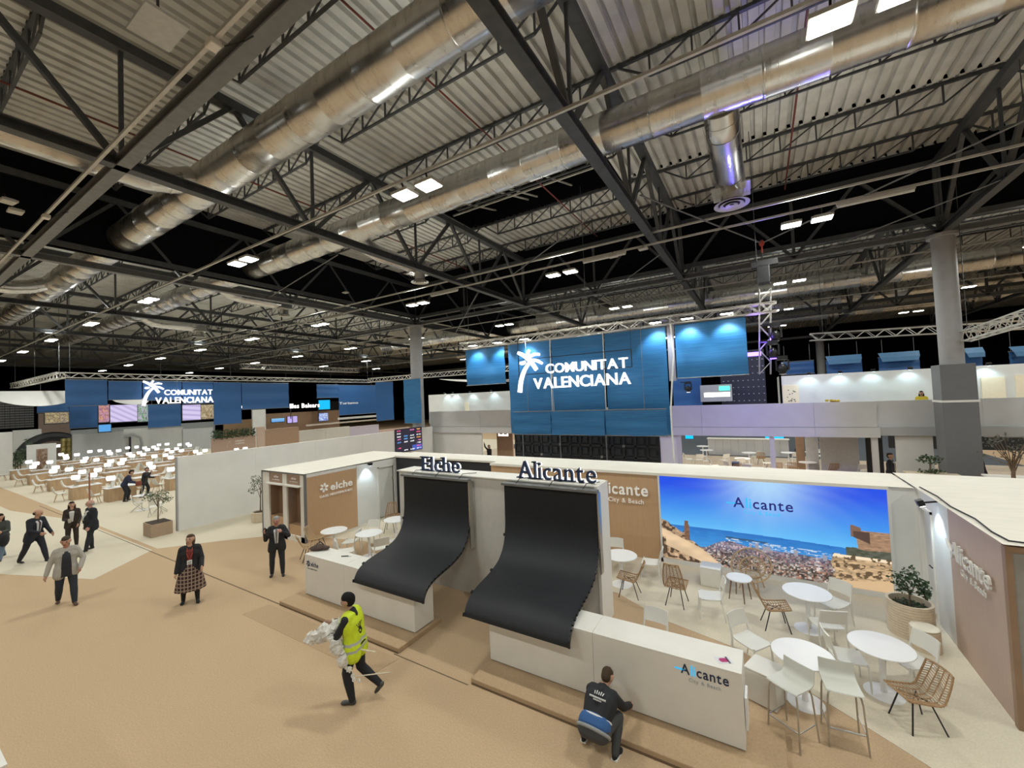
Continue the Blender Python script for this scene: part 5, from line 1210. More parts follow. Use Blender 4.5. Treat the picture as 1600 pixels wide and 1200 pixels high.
MB().bar((0.05, 0.1, 0.1), (0.05, 0.1, 2.25), 0.03).bar((4.9, 0.1, 1.4), (4.9, 0.1, 2.25), 0.012).bar((0.05, 0.1, 1.4), (4.9, 0.1, 1.4), 0.03).bar((0.05, 0.1, 0.75), (4.9, 0.1, 0.75), 0.03).bar((4.9, 0.1, 0.75), (4.9, 0.1, 1.4), 0.03).build('back_frame', M_BLACKM, t)
fd = None
for k, px in enumerate((745, 783, 825, 1028, 1077, 1138)):
    q = at(px, 520, Y=BY); lab = f'lit floodlight on the banner truss, {ORD[k]} from the pale column'
    if fd is None:
        fd = thing('floodlight', lab, 'lamp', (q.x, BY-0.35, 7.32), 0, 'floodlights on the banner truss')
        MB().box(-0.2, 0.2, -0.12, 0.12, 0.0, 0.06).build('housing', M_BLACKM, fd); MB().box(-0.18, 0.18, -0.10, 0.10, -0.015, 0.0).build('lens', M_LIT, fd); MB().bar((0, 0.1, 0.05), (0, 0.3, 0.1), 0.03).build('clamp', M_STEEL, fd)
    else: dup(fd, (q.x, BY-0.35, 7.32), 0, lab)
    p = (q.x, BY-0.45, 7.22); lamp('SPOT', p, PW_FLOOD, (0.80, 0.95, 1.0), 0.1, aim(p, (q.x, BY+0.2, 5.6)), None, 'flood_light', 95)
# black LED wall seen from its back
t = thing('led_wall', 'wall of black LED cabinets standing below the largest banner', 'led screen', (-10.65, 17.6, 0)); cabm = []
t['category'] = 'led screen'
cab = None
def make_cab(parent):
    o = MB().box(0.01, 0.49, 0, 0.05, 0.01, 0.49).box(0.15, 0.35, -0.07, 0, 0.12, 0.38).bar((0.03, -0.02, 0.03), (0.2, -0.02, 0.2), .03).bar((0.47, -0.02, 0.03), (0.3, -0.02, 0.2), .03).bar((0.03, -0.02, 0.47), (0.2, -0.02, 0.3), .03).bar((0.47, -0.02, 0.47), (0.3, -0.02, 0.3), .03)
    for x in (0.0, 0.46): o.box(x, x+0.04, -0.05, 0, 0, 0.5)
    for z in (0.0, 0.46): o.box(0, 0.5, -0.05, 0, z, z+0.04)
    b = o.build('cabinet', [M_BLACKP, M_BAR], parent); return b
for i in range(14):
    for j in range(1, 7):
        if cab is None: cab = make_cab(t)
        else: c = share(cab, t)
        (cab if (i, j) == (0, 1) else c).location = (i*0.5, 0, j*0.5+0.05)
for x in (0.6, 2.6, 4.8): MB().tube([(x, -0.25, 0), (x, -0.25, 3.3)], 0.03, 7).build('support_pole', M_STEELG, t)
lc = None
for i in range(0, 14, 2):
    for j in range(1, 7):
        if lc is None:
            lc = MB().box(-0.045, -0.012, 0, 0.02, -0.045, -0.012).box(0.012, 0.045, 0, 0.02, -0.045, -0.012).box(-0.045, -0.012, 0, 0.02, 0.012, 0.045).box(0.012, 0.045, 0, 0.02, 0.012, 0.045).build('corner_lock', M_BAR, t); lc.location = (0.5, -0.08, 0.55)
        elif (i+j) % 3 == 0: share(lc, t, (i*0.5+0.5, -0.08, j*0.5+0.05))
# stage tower with violet heads
box_truss('vertical aluminium tower truss lit violet beside the banners', (0.18, 17.0, 5.3), (0.34, 17.0, 8.3), 0.34)
t = thing('chain_hoist', 'black chain hoist motor hanging above the tower truss', 'hoist', (0.32, 17.0, 8.4)); bevel(MB().box(-0.2, 0.2, -0.17, 0.17, 0.1, 0.75).build('motor', M_BLACKM, t), .04); MB().tube([(0, 0, 0.75), (0.0, 0, HOOK.z-8.75)], 0.02, 6).build('chain', M_BLACKM, t); MB().bar((-0.35, 0, 0.8), (0.45, 0, 0.85), 0.2).build('cable_bag', M_CABLE, t)
def mover(x, y, z, label, lit=None):
    t = thing('moving_head', label, 'spotlight', (x, y, z)); MB().box(-0.16, 0.16, -0.14, 0.14, 0.0, 0.14).build('base', M_BLACKM, t); MB().box(-0.2, -0.15, -0.06, 0.06, -0.36, 0).box(0.15, 0.2, -0.06, 0.06, -0.36, 0).build('yoke', M_BLACKM, t)
    MB().ball((0, 0, -0.3), 0.15, 14, 9, 0, (1, 1.1, 1.25)).build('head', M_BLACKM, t, smooth=True); MB().lathe([(0.1, -0.50), (0.11, -0.48)], 16).build('lens', lit or M_ALU, t); MB().bar((0, 0, .1), (-.42, .15, .12), .05).build('clamp_arm', M_BLACKM, t); return t
mover(0.55, 16.7, 6.9, 'upper black moving head on the tower truss'); mover(0.45, 16.7, 6.3, 'middle black moving head on the tower truss', M_PURPLE); mover(0.7, 16.8, 5.75, 'lowest black moving head below the tower truss')
q = at(1180, 552, Y=17); t = thing('led_bar', 'glowing violet stage lamp beside the tower truss', 'lamp', q); MB().box(-0.35, 0.2, -0.05, 0.05, -0.12, 0.06).build('housing', M_BLACKM, t); MB().box(-0.33, 0.18, -0.06, -0.05, -0.10, 0.04).build('lens', M_PURPLE, t)
for p, to, pw, an in (((0.5, 16.4, 8.2), (1, 10.6, 11.4), 1.0, 80), ((-0.4, 16.6, 5.4), (-1.5, 22.6, 3.5), 2.6, 85), ((0.4, 16.4, 8.2), (2.5, 9, 14), 0.8, 75)):
    lamp('SPOT', p, PW_PURPLE*pw, (0.15, 0.14, 1.0), 0.12, aim(p, to), None, 'violet_light', an)
lamp('POINT', (0.0, 16.5, 6.5), 25, (0.25, 0.13, 1.0), 0.1, name='violet_light')
def sail(pts, label, sag=0.35):
    a, b, c, d = [Vector(p) for p in pts]; g = []
    for i in range(11):
        row = []
        for j in range(9):
            u, v = i/10, j/8; p = a*(1-u)*(1-v)+b*u*(1-v)+c*u*v+d*(1-u)*v; p.z -= sag*4*u*(1-u); row.append(p)
        g.append(row)
    b_ = MB(); b_.sheet(g, 0.012); o = b_.build('canopy_sail', mat('sail_white', (.74, .73, .70), .8, noise=.03), smooth=True); tag(o, label, 'canopy')
sail([(-17.2, 19.5, 6.2), (-10.2, 19.5, 6.1), (-9.6, 24, 6.2), (-17.0, 24, 6.2)], 'white sagging canopy sail between the narrow blue banner and the short banner', 0.3)
box_truss('aluminium truss over the white canopy sail, past the pale column', (-27.5, 22.6, 6.75), (-12.2, 22.6, 6.75), 0.3)
banner(-22.15, -20.45, 21.2, 3.3, 6.45, 'narrow blue banner hanging in front of the pale column', m_=M_BLUEB)

# ------------------------------------------------------------------ the two-storey pale stand
SY = 22.6
M_PAR = mat('parapet_white', (0.60, 0.60, 0.61), 0.6, noise=.03, scale=2)
st = shell('wall_stand')
def strips(nm, x0, x1, y0, y1, z0, z1, w=4.6):
    x = x0
    while x < x1-0.01:
        e = min(x+w, x1); sub(nm, M_PAR, st, (x+.004, e-.004, y0, y1, z0, z1)); x = e
strips('parapet_panel', -21.0, 4.14, SY, SY+.12, 2.96, 4.05); strips('beam_panel', -21.0, 4.2, SY-.06, SY+.06, 2.52, 2.945)
strips('parapet_panel', 4.14, 7.3, SY+.3, SY+.42, 3.02, 4.05); strips('beam_panel', 4.2, 7.3, SY+.3, SY+.4, 2.6, 3.0)
sub('parapet_panel', M_PAR, st, (7.3, 9.0, SY+.3, SY+.42, 3.02, 4.05), (9.0, 9.12, 18, SY+.4, 3.02, 4.05)); sub('beam_panel', M_PAR, st, (7.3, 9.05, SY+.3, SY+.4, 2.55, 3.0), (9.0, 9.1, 18, SY+.4, 2.55, 3.0))
sub('upper_floor', M_GREYW, st, (-21, 9, SY+.1, 27, 2.6, 2.95))
for x in (-3.75, 0.35, 4.02): sub('post', M_PAR, st, (x-.1, x+.1, SY+.05, SY+.25, 0, 2.6))
sub('lower_wall', M_WALL, st, (-21, -16.4, SY+.1, SY+.2, 0, 2.6), (-5.3, -3.85, SY+.1, SY+.3, 0, 2.6)); sub('lower_wall', M_WALL, st, (4.72, 5.85, SY+.3, SY+.4, 0, 2.6)); sub('lower_wall', mat('pale_side', (.5, .5, .5), .6), st, (2.5, 4.05, 26.4, 26.5, 0, 2.6), (1.95, 2.5, 27.2, 27.3, 0, 2.6)); sub('lower_wall', M_BROWN, st, (1.55, 1.95, 28, 28.1, 0, 2.6))
sub('brown_wall', M_BROWN, st, (-15.9, -14.6, SY+1.2, SY+1.3, 0, 2.6)); sub('back_wall', M_WALL, st, (-14.4, -12.4, SY+3, SY+3.1, 0, 1.7), (-12.4, -9, SY+1.0, SY+1.1, 0, 1.8))
sub('dark_back', M_BLACKP, st, (4.1, 4.7, SY+2.4, SY+2.5, 0, 2.6), (5.9, 12, 30.0, 30.1, 1.2, 2.6))
sub('upper_wall', M_WALL, st, (0.9, 9.8, 26, 26.15, 2.9, 5.38), (-24.2, -10.5, 26, 26.15, 2.9, 5.35), (0.9, 1.0, 26, 29, 2.9, 5.38))
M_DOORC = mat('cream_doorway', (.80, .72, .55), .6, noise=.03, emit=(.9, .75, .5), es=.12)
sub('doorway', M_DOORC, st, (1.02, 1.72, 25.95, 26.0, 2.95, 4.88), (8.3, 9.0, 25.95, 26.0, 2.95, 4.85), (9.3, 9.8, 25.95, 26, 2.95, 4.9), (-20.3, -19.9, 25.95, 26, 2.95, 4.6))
b = MB(); random.seed(4)
for k in range(16): x, z = 1.37+random.uniform(-.2, .2), 4.3+random.uniform(-.35, .35); b.box(x, x+.05, 25.93, 25.95, z, z+.04)
b.build('wall_print', M_LEAF, st)
k = 0
for px in (1263, 1312, 1364, 1422, 1545):
    q = at(px, 580, Y=25.6); washer((q.x, 25.55, 5.42), (q.x, 26.0, 4.6), f'small white wall washer over the upper pale wall, {ORD[k]} from the stage tower', 16, (.6, .9, 1), spot=110); k += 1
k = 0
for px in (695, 708, 735, 768):
    q = at(px, 615, Y=25.6); washer((q.x, 25.55, 5.4), (q.x, 26.0, 4.6), f'small white wall washer over the upper wall past the pale column, {ORD[k]} in the row', 16, (.6, .9, 1), spot=110); k += 1
t = thing('letter_sign', 'unlit white lettering on the brown wall under the pale parapet', 'sign', (-15.75, SY+1.18, 2.2)); b = MB()
for k in range(7): b.box(k*.12, k*.12+.09, 0, .02, 0, .12+.06*(k % 3 == 0))
b.build('lettering', M_LITM, t)  # letters glow by their material, though the sign itself is unlit
for px, dg, tx in ((1392, 250, 'man in a dark suit standing in the doorway of the pale stand'), (1527, 200, 'man in a navy suit sitting back beside the grey column casing')):
    q = at(px, 740, Y=23.6 if px < 1500 else 24.4); person(tx, q.x, q.y, dg, 1.76, legs=((5, 0, 4), (-5, 2, 4)) if px < 1500 else ((30, 10, 4), (10, 10, 6)), top=(.01, .011, .02), leg=(.01, .011, .018), shirt=(.5, .5, .52), tie=(.03, .03, .06), far=True, bulk=1.1)
q = at(1440, 622, Y=24.0); person('woman with dark hair in a yellow top on the upper floor behind the parapet', q.x, 24.0, 170, 1.45, z=2.95, top=(.62, .48, .03), hair=(.012, .01, .01), hairstyle='long', jacket=False, far=True)
t = thing('bouquet', 'yellow and brown flowers on the upper floor behind the parapet', 'flowers', (2.75, 23.2, 4.0)); random.seed(2)
for k in range(7): MB().ball((random.uniform(-.22, .22), random.uniform(-.1, .1), random.uniform(.02, .14)), .075, 9, 6, 0, (1, 1, .7)).build('blossom', mat('flower_yellow', (.55, .38, .02), .7) if k % 3 else M_WOODD, t)
MB().box(-.25, .25, -.1, .1, -1.0, .02).build('stand', M_WALL, t)
for px, py, dg, tx in ((1250, 703, -60, 'walking person in dark trousers past the dark carpet, closer to the tables'), (1290, 706, 60, 'striding person in dark trousers past the dark carpet, by the brown panel')):
    q = at(px, py, 0.1); person(tx, q.x, q.y, dg, 1.75, legs=((24, 5, 3), (-24, 10, 3)), arms=((20, 8, 15, 4), (-20, 8, 15, 4)), top=(.012, .013, .02), far=True)
q = at(763, 702, Y=23.4); person('woman in a black top raising a hand by the brown wall', q.x, 23.5, 170, 1.6, arms=((10, 10, 20, 5), (140, 15, 30, 10)), top=(.012, .012, .014), hair=(.05, .03, .02), hairstyle='bob', jacket=False, far=True)
k = 0
GS = 'chairs in the open ground floor of the pale stand'
for px, py, dg in ((1076, 718, -70), (1092, 719, 20), (1117, 728, -70), (1131, 719, 40), (1141, 731, -50), (1156, 726, 20), (1167, 736, 0), (1179, 714, 60), (1190, 735, 80), (1199, 724, 90), (1243, 717, 10), (1268, 715, 30), (1281, 713, 200), (1326, 735, -60), (1344, 737, 20)):
    q = at(px, py, 0.4); put('chair', q.x, q.y, dg, f'white chair on the ground floor of the pale stand, {ORD[k]} from the blue banner', GS); k += 1
k = 0
for px, py, dg in ((1150, 735, 20), (1189, 716, 0), (1213, 733, 10), (1240, 733, -10), (1299, 735, 20), (1128, 740, 40)):
    q = at(px, py, 0.4); put('rattan', q.x, q.y, dg, f'rattan chair on the ground floor of the pale stand, {ORD[k]} from the blue banner', GS); k += 1
k = 0
for px, py in ((1104, 703), (1160, 716), (1170, 707), (1232, 707), (1262, 722), (1270, 706), (1098, 697)):
    q = at(px, py, 0.74); put('table', q.x, q.y, 0, f'round white table on the ground floor of the pale stand, {ORD[k]} from the blue banner', 'tables in the pale stand'); k += 1
for px, py, w, h_, m_, tx in ((1150, 735, .35, .75, M_NAVY, 'small dark navy box on the floor of the pale stand'), (1181, 740, .7, .6, M_PAR, 'pale box seat on the floor of the pale stand')):
    q = at(px, py, 0.3); t = thing('box_seat', tx, 'box', (q.x, q.y, 0)); bevel(sub('body', m_, t, (-w/2, w/2, -.25, .25, 0, h_-.03)), .015); sub('lid', m_, t, (-w/2-.01, w/2+.01, -.26, .26, h_-.03, h_))
q = at(1150, 700, Y=34); t = thing('bar_counter', 'long pale panelled bar counter on the dark carpet', 'counter', (q.x, 33.5, 0))
for i in range(10): sub('front_panel', M_PAR, t, (-1.8+i*.5, -1.8+i*.5+.49, 0, .04, 0, 1.15))
sub('worktop', M_WHITE, t, (-1.85, 3.25, -.05, .6, 1.15, 1.2))
for px, py, s, tx in ((1077, 682, .5, 'beside the first post'), (1203, 683, .5, 'before the second post'), (1217, 684, .5, 'behind the second post')):
    q = at(px, py, Y=36); t = thing('wall_screen', 'small lit cyan screen on the dark wall of the pale stand, '+tx, 'screen', q); sub('frame', M_BLACKP, t, (-.32, .32, 0, .05, -.2, .2)); sub('display', M_CYAN, t, (-.3, .3, -.01, 0, -.18, .18))
sub('rear_wall', M_BLACKP, st, (-6, 0.2, 40, 40.2, 1.2, 3), ); sub('rear_wall', M_PAR, st, (0.2, 2, 40, 40.2, 1.5, 3))
t = thing('wall_screen', 'bright blue upright screen on the pale wall under the parapet', 'screen', (-5.0, SY+.06, 1.5)); sub('frame', M_BLACKP, t, (-.3, .3, 0, .04, -.72, .72)); sub('display', M_CYAN, t, (-.28, .28, -.01, 0, -.7, .7))
t = thing('planter', 'low stone planter with a bonsai-like bush before the white panel', 'planter', (5.3, 21.3, 0)); sub('pot', M_PLANTER, t, (-.7, .75, -.3, .3, 0, 1.35)); MB().tube([(0, 0, 1.3), (.02, 0, 1.7)], .03, 6).build('stem', M_BARK, t)
leaves(90, (0, 0, 1.85), (.34, .2, .18), .14, 61, M_LEAF, t); leaves(70, (0, 0, 1.42), (.4, .2, .09), .12, 62, M_LEAF, t, 'undergrowth')
t = thing('bare_tree', 'thin leafy ornamental tree at the side of the pale stand', 'tree', (6.6, 19.0, 0)); tr = MB().tube([(0, 0, 0), (0, 0, 1.8), (.05, 0, 2.2)], [.06, .05, .03], 7); random.seed(12)
for k in range(16):
    a = k*2.4; r_ = random.uniform(.25, .7); z = 2.2+random.uniform(.1, .9); e = Vector((r_*math.cos(a), r_*math.sin(a)*.6, z)); tr.tube([(0, 0, 1.75+.03*k), e*.5+Vector((0, 0, 1.05)), e], [.018, .012, .005], 5); leaves(14, e, (.16, .12, .16), .09, 200+k, mat('grey_leaf', (.10, .105, .09), .6, noise=.3), t)
tr.build('trunk', M_BARK, t)
t = thing('bar_counter', 'grey counter front beside the ornamental tree', 'counter', (7.3, 19.6, 0)); sub('front_panel', M_PAR, t, (-1.0, 1.5, 0, .05, 0, 1.55)); sub('worktop', M_WHITE, t, (-1.05, 1.55, -.03, .5, 1.55, 1.6))
put('chair', 7.25, 23.9, 200, 'white chair beside the grey column casing, under the man in navy', GS)
t = thing('awning', 'dark awning with a pinkish lit edge behind the grey column casing', 'awning', (8.1, 26.5, 2.35)); sub('cover', M_NAVY, t, (-1.0, 1.1, 0, .8, .1, .5)); sub('edge', mat('pink_edge', (.8, .5, .45), .5, emit=(.9, .5, .4), es=.5), t, (-1.0, 1.1, -.02, 0, -.02, .1))
lamp('AREA', (-1, 26, 2.55), 140, (1, .92, .8), 4, size_y=1.5, name='stand_light'); lamp('AREA', (7, 25, 2.55), 60, (1, .92, .8), 1.5, name='stand_light'); lamp('AREA', (-13, 24.5, 2.55), 90, (1, .97, .92), 2, name='stand_light')
# far blue flags and trusses behind the stand
box_truss('far aluminium truss along the row of small blue banners', at(1265, 527, Y=30), at(1640, 505, Y=30), .4)
box_truss('slanting aluminium truss high above the pale stand', at(1506, 527, Y=22), at(1640, 484, Y=15.5), .34)
for k, (a, b_, c, d) in enumerate(((1221, 563, 1272, 586), (1291, 560, 1347, 585), (1373, 555, 1437, 582), (1505, 550, 1535, 580), (1577, 548, 1610, 572))):
    p0, p1 = at(a, d, Y=30), at(b_*0+c, b_, Y=30)
    banner(p0.x, p1.x, 30, p0.z, p1.z, f'small blue banner above the upper pale wall, {ORD[k]} from the stage tower', (), 'small blue banners', M_BLUE2, ztop=p1.z+1.0)
    if k in (1, 2, 3, 4):
        w = p1.x-p0.x; o = MB().sheet([[(0, 0, 0), (w*.98, 0, 0)], [(0.05, -.3, -.28), (w*.95, -.3, -.28)], [(.1, -.4, -.5), (w*.9, -.4, -.5)]], .02).build('folded_flap', mat('pale_blue_sheet', (.10, .24, .44), .6)); o.location = (p0.x, 29.9, p1.z+.25); tag(o, f'pale blue folded flap in front of small banner, {ORD[k]} from the stage tower', 'banner')
t = thing('led_wall', 'black LED cabinet wall with white dots between the stage tower and the upper wall', 'led screen', (0, 0, 0)); p0, p1 = at(1128, 632, Y=26.5), at(1193, 545, Y=26.5)
sub('panel', M_BLACKP, t, (p0.x, p1.x, 26.5, 26.6, p0.z-.5, p1.z)); b = MB()
for i in range(9):
    for j in range(9): x, z = p0.x+(p1.x-p0.x)*(i+.5)/9, p0.z-.4+(p1.z-p0.z+.4)*(j+.5)/9; b.box(x, x+.06, 26.45, 26.5, z, z+.03)
o = b.build('fitting', M_BAR, t); o['kind'] = 'stuff'
p0, p1 = at(1095, 628, Y=26.2), at(1143, 600, Y=26.2); t = thing('lit_screen', 'grey and green lit information screen between the bright banner and the black LED wall', 'screen', (0, 0, 0)); sub('panel', M_GREYW, t, (p0.x, p1.x, 26.2, 26.28, p0.z, p1.z)); sub('green_line', mat('green_text', (.1, .8, .5), .5, emit=(.1, .8, .5), es=1.2), t, (p0.x+1, p1.x-.1, 26.17, 26.2, p1.z-.35, p1.z-.1)); sub('white_line', M_LITM, t, (p0.x+.2, p1.x-.1, 26.17, 26.2, p1.z-.7, p1.z-.45))
p0, p1 = at(1052, 630, Y=26.4), at(1096, 595, Y=26.4); banner(p0.x, p1.x, 26.4, p0.z-.3, p1.z+.2, 'dark blue banner with a stage lamp in front, under the bright blue banner', (), None, M_BLUE2)
p0 = at(1075, 600, Y=25.8); mover(p0.x, 25.8, p0.z, 'black moving head in front of the dark blue banner', M_LITM)

# ------------------------------------------------------------------ far hall: second banner frame, screens, stands, lit desks
FX = -40.0
def yz(px0, py0, px1, py1, X):
    a, b = at(px0, py1, X=X), at(px1, py0, X=X); return a.y, b.y, a.z, b.z
box_truss('far aluminium truss carrying the second row of blue banners', (FX, 7.6, 7.62), (FX, 33, 7.5), .34)
box_truss('aluminium truss corner coming towards us by the white bowl canopy', (FX-14, 7.5, 7.6), (FX, 7.6, 7.62), .4)
box_truss('bright far truss with lit floods above the second banner row', (-46, 21.5, 9.3), (-46, 36, 9.3), .5)
k = 0
FBL = ['first, beside the white bowl canopy', 'second, short one with a pale seam', 'third, behind the palm logo', 'fourth, behind the letters', 'fifth, long one past the letters', 'sixth, wide one before the Illes Balears sign', 'seventh, long panel under the letters', 'eighth, low panel over the lit desks', 'ninth, past the black drape', 'tenth, close to the pale column', 'eleventh, wide one with a pale bottom edge', 'twelfth, low strip behind the bowl canopy']
for (a, b_, c, d, X, mm) in ((101, 594, 168, 635, FX, M_BLUE2), (169, 596, 222, 625, FX, M_BLUE2), (223, 596, 284, 626, FX, M_BLUE2), (285, 597, 333, 631, FX, M_BLUE2), (334, 598, 377, 664, FX, M_BLUE2), (378, 599, 451, 640, FX, M_BLUE2), (231, 631, 283, 669, FX+.4, M_BLUE2), (108, 634, 153, 670, FX-6, M_BLUE2), (495, 601, 529, 622, FX-3, M_BLUE2), (588, 597, 614, 658, -38, M_BLUE2), (530, 602, 587, 649, FX-3, M_BLUE2), (57, 630, 108, 645, FX-6, M_BLUE2)):
    y0, y1, z0, z1 = yz(a, b_, c, d, X); banner(y0, y1, X, z0, z1, 'blue banner of the far row, '+FBL[k], (), 'blue banners of the far row', mm, axis='y', ztop=7.6); k += 1
y0, y1, z0, z1 = yz(222, 598, 333, 634, FX+.3)
t = thing('lit_sign', 'smaller far white lit palm logo reading COMUNITAT VALENCIANA above the desks', 'sign', (FX+.35, y0, z0))
comunitat(t, plane_M((0, 0, 0), YD, ZDIR), y1-y0, z1-z0+.1)
def bowl_c(px, py, w, label, drop=1.1, m_=None):
    q = at(px, py, X=-44); g = []
    for i in range(9):
        v = i/8; row = []
        for j in range(17):
            u = -1+2*j/16; f = math.sqrt(max(0, 1-u*u)); row.append((q.x+1.6*v*f, q.y+u*w, q.z+.05-drop*f*v))
        g.append(row)
    b = MB(); b.sheet(g, .02); o = b.build('canopy_bowl', m_ or M_WALL, smooth=True); tag(o, label, 'canopy')
bowl_c(54, 612, 2.2, 'white bowl-shaped hanging canopy at the end of the far banner row'); bowl_c(202, 624, 1.15, 'small white hanging canopy behind the second far banner', .5)
def stripes(tilt):
    return lambda u, v: mixc(C(.66, .58, .85), C(.42, .34, .62), (np.sin((v*3.2+u*tilt)*6.28)*.5+.5)**3)
def far_screen(px, X, label, fn, st_=1.0, nx=30, ny=20):
    y0, y1, z0, z1 = yz(*px, X); t = thing('video_wall', label, 'screen', (X, y0, z0)); poster('display', y1-y0, z1-z0, fn, nx, ny, t, plane_M((0.06, 0, 0), YD, ZDIR), st_); sub('cabinet', M_BLACKP, t, (-.1, .05, -.05, y1-y0+.05, -.1, z1-z0+.05)); return t
col3 = lambda *cs: (lambda u, v: np.array(cs)[(np.floor(vnoise(u*2, v*2, 9, 3)*len(cs)*.999)).astype(int)])
far_screen((172, 632, 214, 660), -60, 'far video wall with diagonal lilac stripes', stripes(2.5)); far_screen((285, 632, 313, 657), -60, 'far video wall with level lilac stripes, behind the letters', stripes(.4))
far_screen((154, 632, 171, 660), -60.2, 'far screen with pink and orange pictures beside the lilac stripes', col3((.7, .3, .5), (.3, .12, .2), (.8, .4, .2), (.5, .3, .6)), .8); far_screen((215, 632, 231, 659), -60.2, 'far screen with a green garden picture', col3((.08, .25, .1), (.3, .5, .3), (.6, .5, .7), (.1, .2, .08)), .8)
far_screen((313, 632, 334, 655), -60.2, 'far golden brown display with ceiling lights', col3((.3, .18, .08), (.5, .38, .18), (.7, .6, .4), (.2, .12, .06)), .7); far_screen((498, 625, 515, 640), -62, 'far bright cyan screen beside the Illes Balears sign', lambda u, v: C(.0, .50, .92)+0*u[..., None], 1.1)
far_screen((449, 650, 464, 661), -62, 'far lilac double screen under the Illes Balears sign', lambda u, v: np.where((np.abs(u-.5) < .05)[..., None], C(.05, .05, .06), C(.52, .42, .85)+0*u[..., None]), 1.0); far_screen((424, 653, 444, 660), -62, 'far wide blue screen on the brown stand', lambda u, v: mixc(C(.1, .35, .8), C(.3, .6, .9), v), .9)
far_screen((498, 645, 512, 658), -62, 'far small blue and white screen on the brown stand', col3((.1, .2, .7), (.6, .7, .9), (.1, .15, .5)), 1.0); far_screen((154, 663, 173, 675), -60, 'far blue screen under the lilac video wall', lambda u, v: C(.08, .35, .75)+0*u[..., None], 1.0)
far_screen((70, 644, 107, 662), -60.3, 'far golden lit display under the low blue strip', col3((.45, .36, .15), (.2, .12, .08), (.6, .5, .25), (.25, .2, .2)), .7)
y0, y1, z0, z1 = yz(453, 629, 499, 638, -61); t = thing('letter_sign', 'white lit letters Illes Balears on a far stand', 'sign', (-61, y0, z0)); sub('support', M_BLACKP, t, (-.12, -.04, .1, .2, -1.6, .3), (-.12, -.04, y1-y0-.2, y1-y0-.1, -1.6, .3)); letters('Illes Balears', (z1-z0)*.95, y1-y0, .06, M_LITS, t, plane_M((0, 0, 0), YD, ZDIR), bold=.01)
y0, y1, z0, z1 = yz(376, 633, 391, 638, -61); t = thing('letter_sign', 'small white lit word Balears on a far stand', 'sign', (-61, y0, z0)); letters('Balears', (z1-z0)*.95, y1-y0, .06, M_LITS, t, plane_M((0, 0, 0), YD, ZDIR), joined='lettering')
y0, y1, z0, z1 = yz(528, 627, 560, 633, -61); t = thing('letter_sign', 'faint white lit lettering seen through the eleventh far banner', 'sign', (-42, at(530, 630, X=-42).y, at(530, 632, X=-42).z)); letters('Turismo', .28, 2.6, .05, M_SOFTL, t, plane_M((0, 0, 0), YD, ZDIR), joined='lettering')
def slab(name, px, X, m_, label, cat, th=.3, ground=True, cap=None):
    y0, y1, z0, z1 = yz(*px, X); t = thing(name, label, cat, (X, y0, 0)); w = y1-y0; zb = 0 if ground else z0
    n = max(1, int(w/2.2))
    for i in range(n): sub('panel', m_, t, (-th, 0, w*i/n+.008, w*(i+1)/n-.008, zb, z1))
    sub('top_edge', cap or m_, t, (-th-.02, .02, 0, w, z1, z1+.06)); return t
slab('stand_wall', (113, 674, 193, 712), -62, M_GREYW, 'wide grey far stand wall behind the lit desks', 'wall'); slab('stand_wall', (286, 668, 333, 697), -60, M_GREYW, 'grey far stand wall beside the green hedge', 'wall')
slab('stand_wall', (193, 669, 231, 712), -63, M_WALL, 'white far stand wall with a grey archway', 'wall'); slab('stand_wall', (231, 668, 286, 696), -66, M_WALL, 'white far stand wall behind the people in black', 'wall')
slab('stand_wall', (20, 671, 65, 700), -66, M_WALL, 'pale far stand wall behind the young cypresses', 'wall'); slab('stand_wall', (404, 668, 414, 702), -31.9, M_PINKP, 'narrow brown wall beside the green hedge', 'wall')
slab('stand_wall', (413, 668, 467, 705), -32, mat('far_brown', (.36, .23, .15), .6), 'brown far stand wall over the white partition', 'wall'); slab('stand_wall', (467, 667, 546, 700), -32.3, mat('far_pale', (.56, .52, .47), .6), 'pale far stand wall next to the brown one', 'wall'); slab('stand_wall', (546, 664, 592, 690), -33, mat('far_lilac', (.50, .44, .52), .6), 'lilac tinted far stand wall next to the partition screen', 'wall')
slab('stand_wall', (592, 668, 640, 690), -34, mat('far_peach', (.55, .40, .34), .6), 'peach far stand wall above the logo screen', 'wall')
slab('stand_wall', (415, 641, 530, 664), -64, M_BROWN, 'long brown wooden far stand under the Illes Balears sign', 'wall', ground=True); slab('stand_wall', (480, 655, 592, 666), -50, mat('far_beige', (.62, .55, .48), .6), 'long low beige far stand roof edge', 'wall', ground=False)
slab('stand_wall', (395, 640, 415, 662), -63, M_WALL, 'small white far stand block beside the brown stand', 'wall'); slab('stand_wall', (530, 649, 590, 656), -48, M_WALL, 'white far ledge under the eleventh far banner', 'wall', ground=False)
slab('stand_wall', (500, 627, 500.1+30, 660), -70, M_BLACKP, 'black far drape beside the cyan screen', 'drape')
slab('stand_wall', (110, 659, 336, 675), -72, mat('far_cool', (.55, .60, .62), .6), 'long pale far stand below the lilac video walls', 'wall'); slab('stand_wall', (350, 655, 400, 670), -70, M_WOODP, 'small warm far stand behind the fifth far banner', 'wall')
slab('stand_wall', (60, 645, 110, 672), -75, M_PINKP, 'dim mauve far stand wall behind the black LED wall', 'wall')
slab('reception_desk', (-30, 676, 20, 735), -55, M_WALL, 'tall white reception block beside the wire flower panel', 'counter', th=.8)
t = thing('archway', 'grey archway on the white far stand wall', 'arch', (-62.6, at(204, 690, X=-62.6).y, 0)); MB().tube([(0, -1.0, 0), (0, -1.0, 1.6), (0, -.6, 2.2), (0, .2, 2.4), (0, .9, 2.0), (0, 1.0, 1.4), (0, 1.0, 0)], .14, 8).build('arch_frame', M_GREYW, t, smooth=True); sub('inner_panel', M_BLACKP, t, (-.2, -.15, -.1, .1, 0, 2.1))
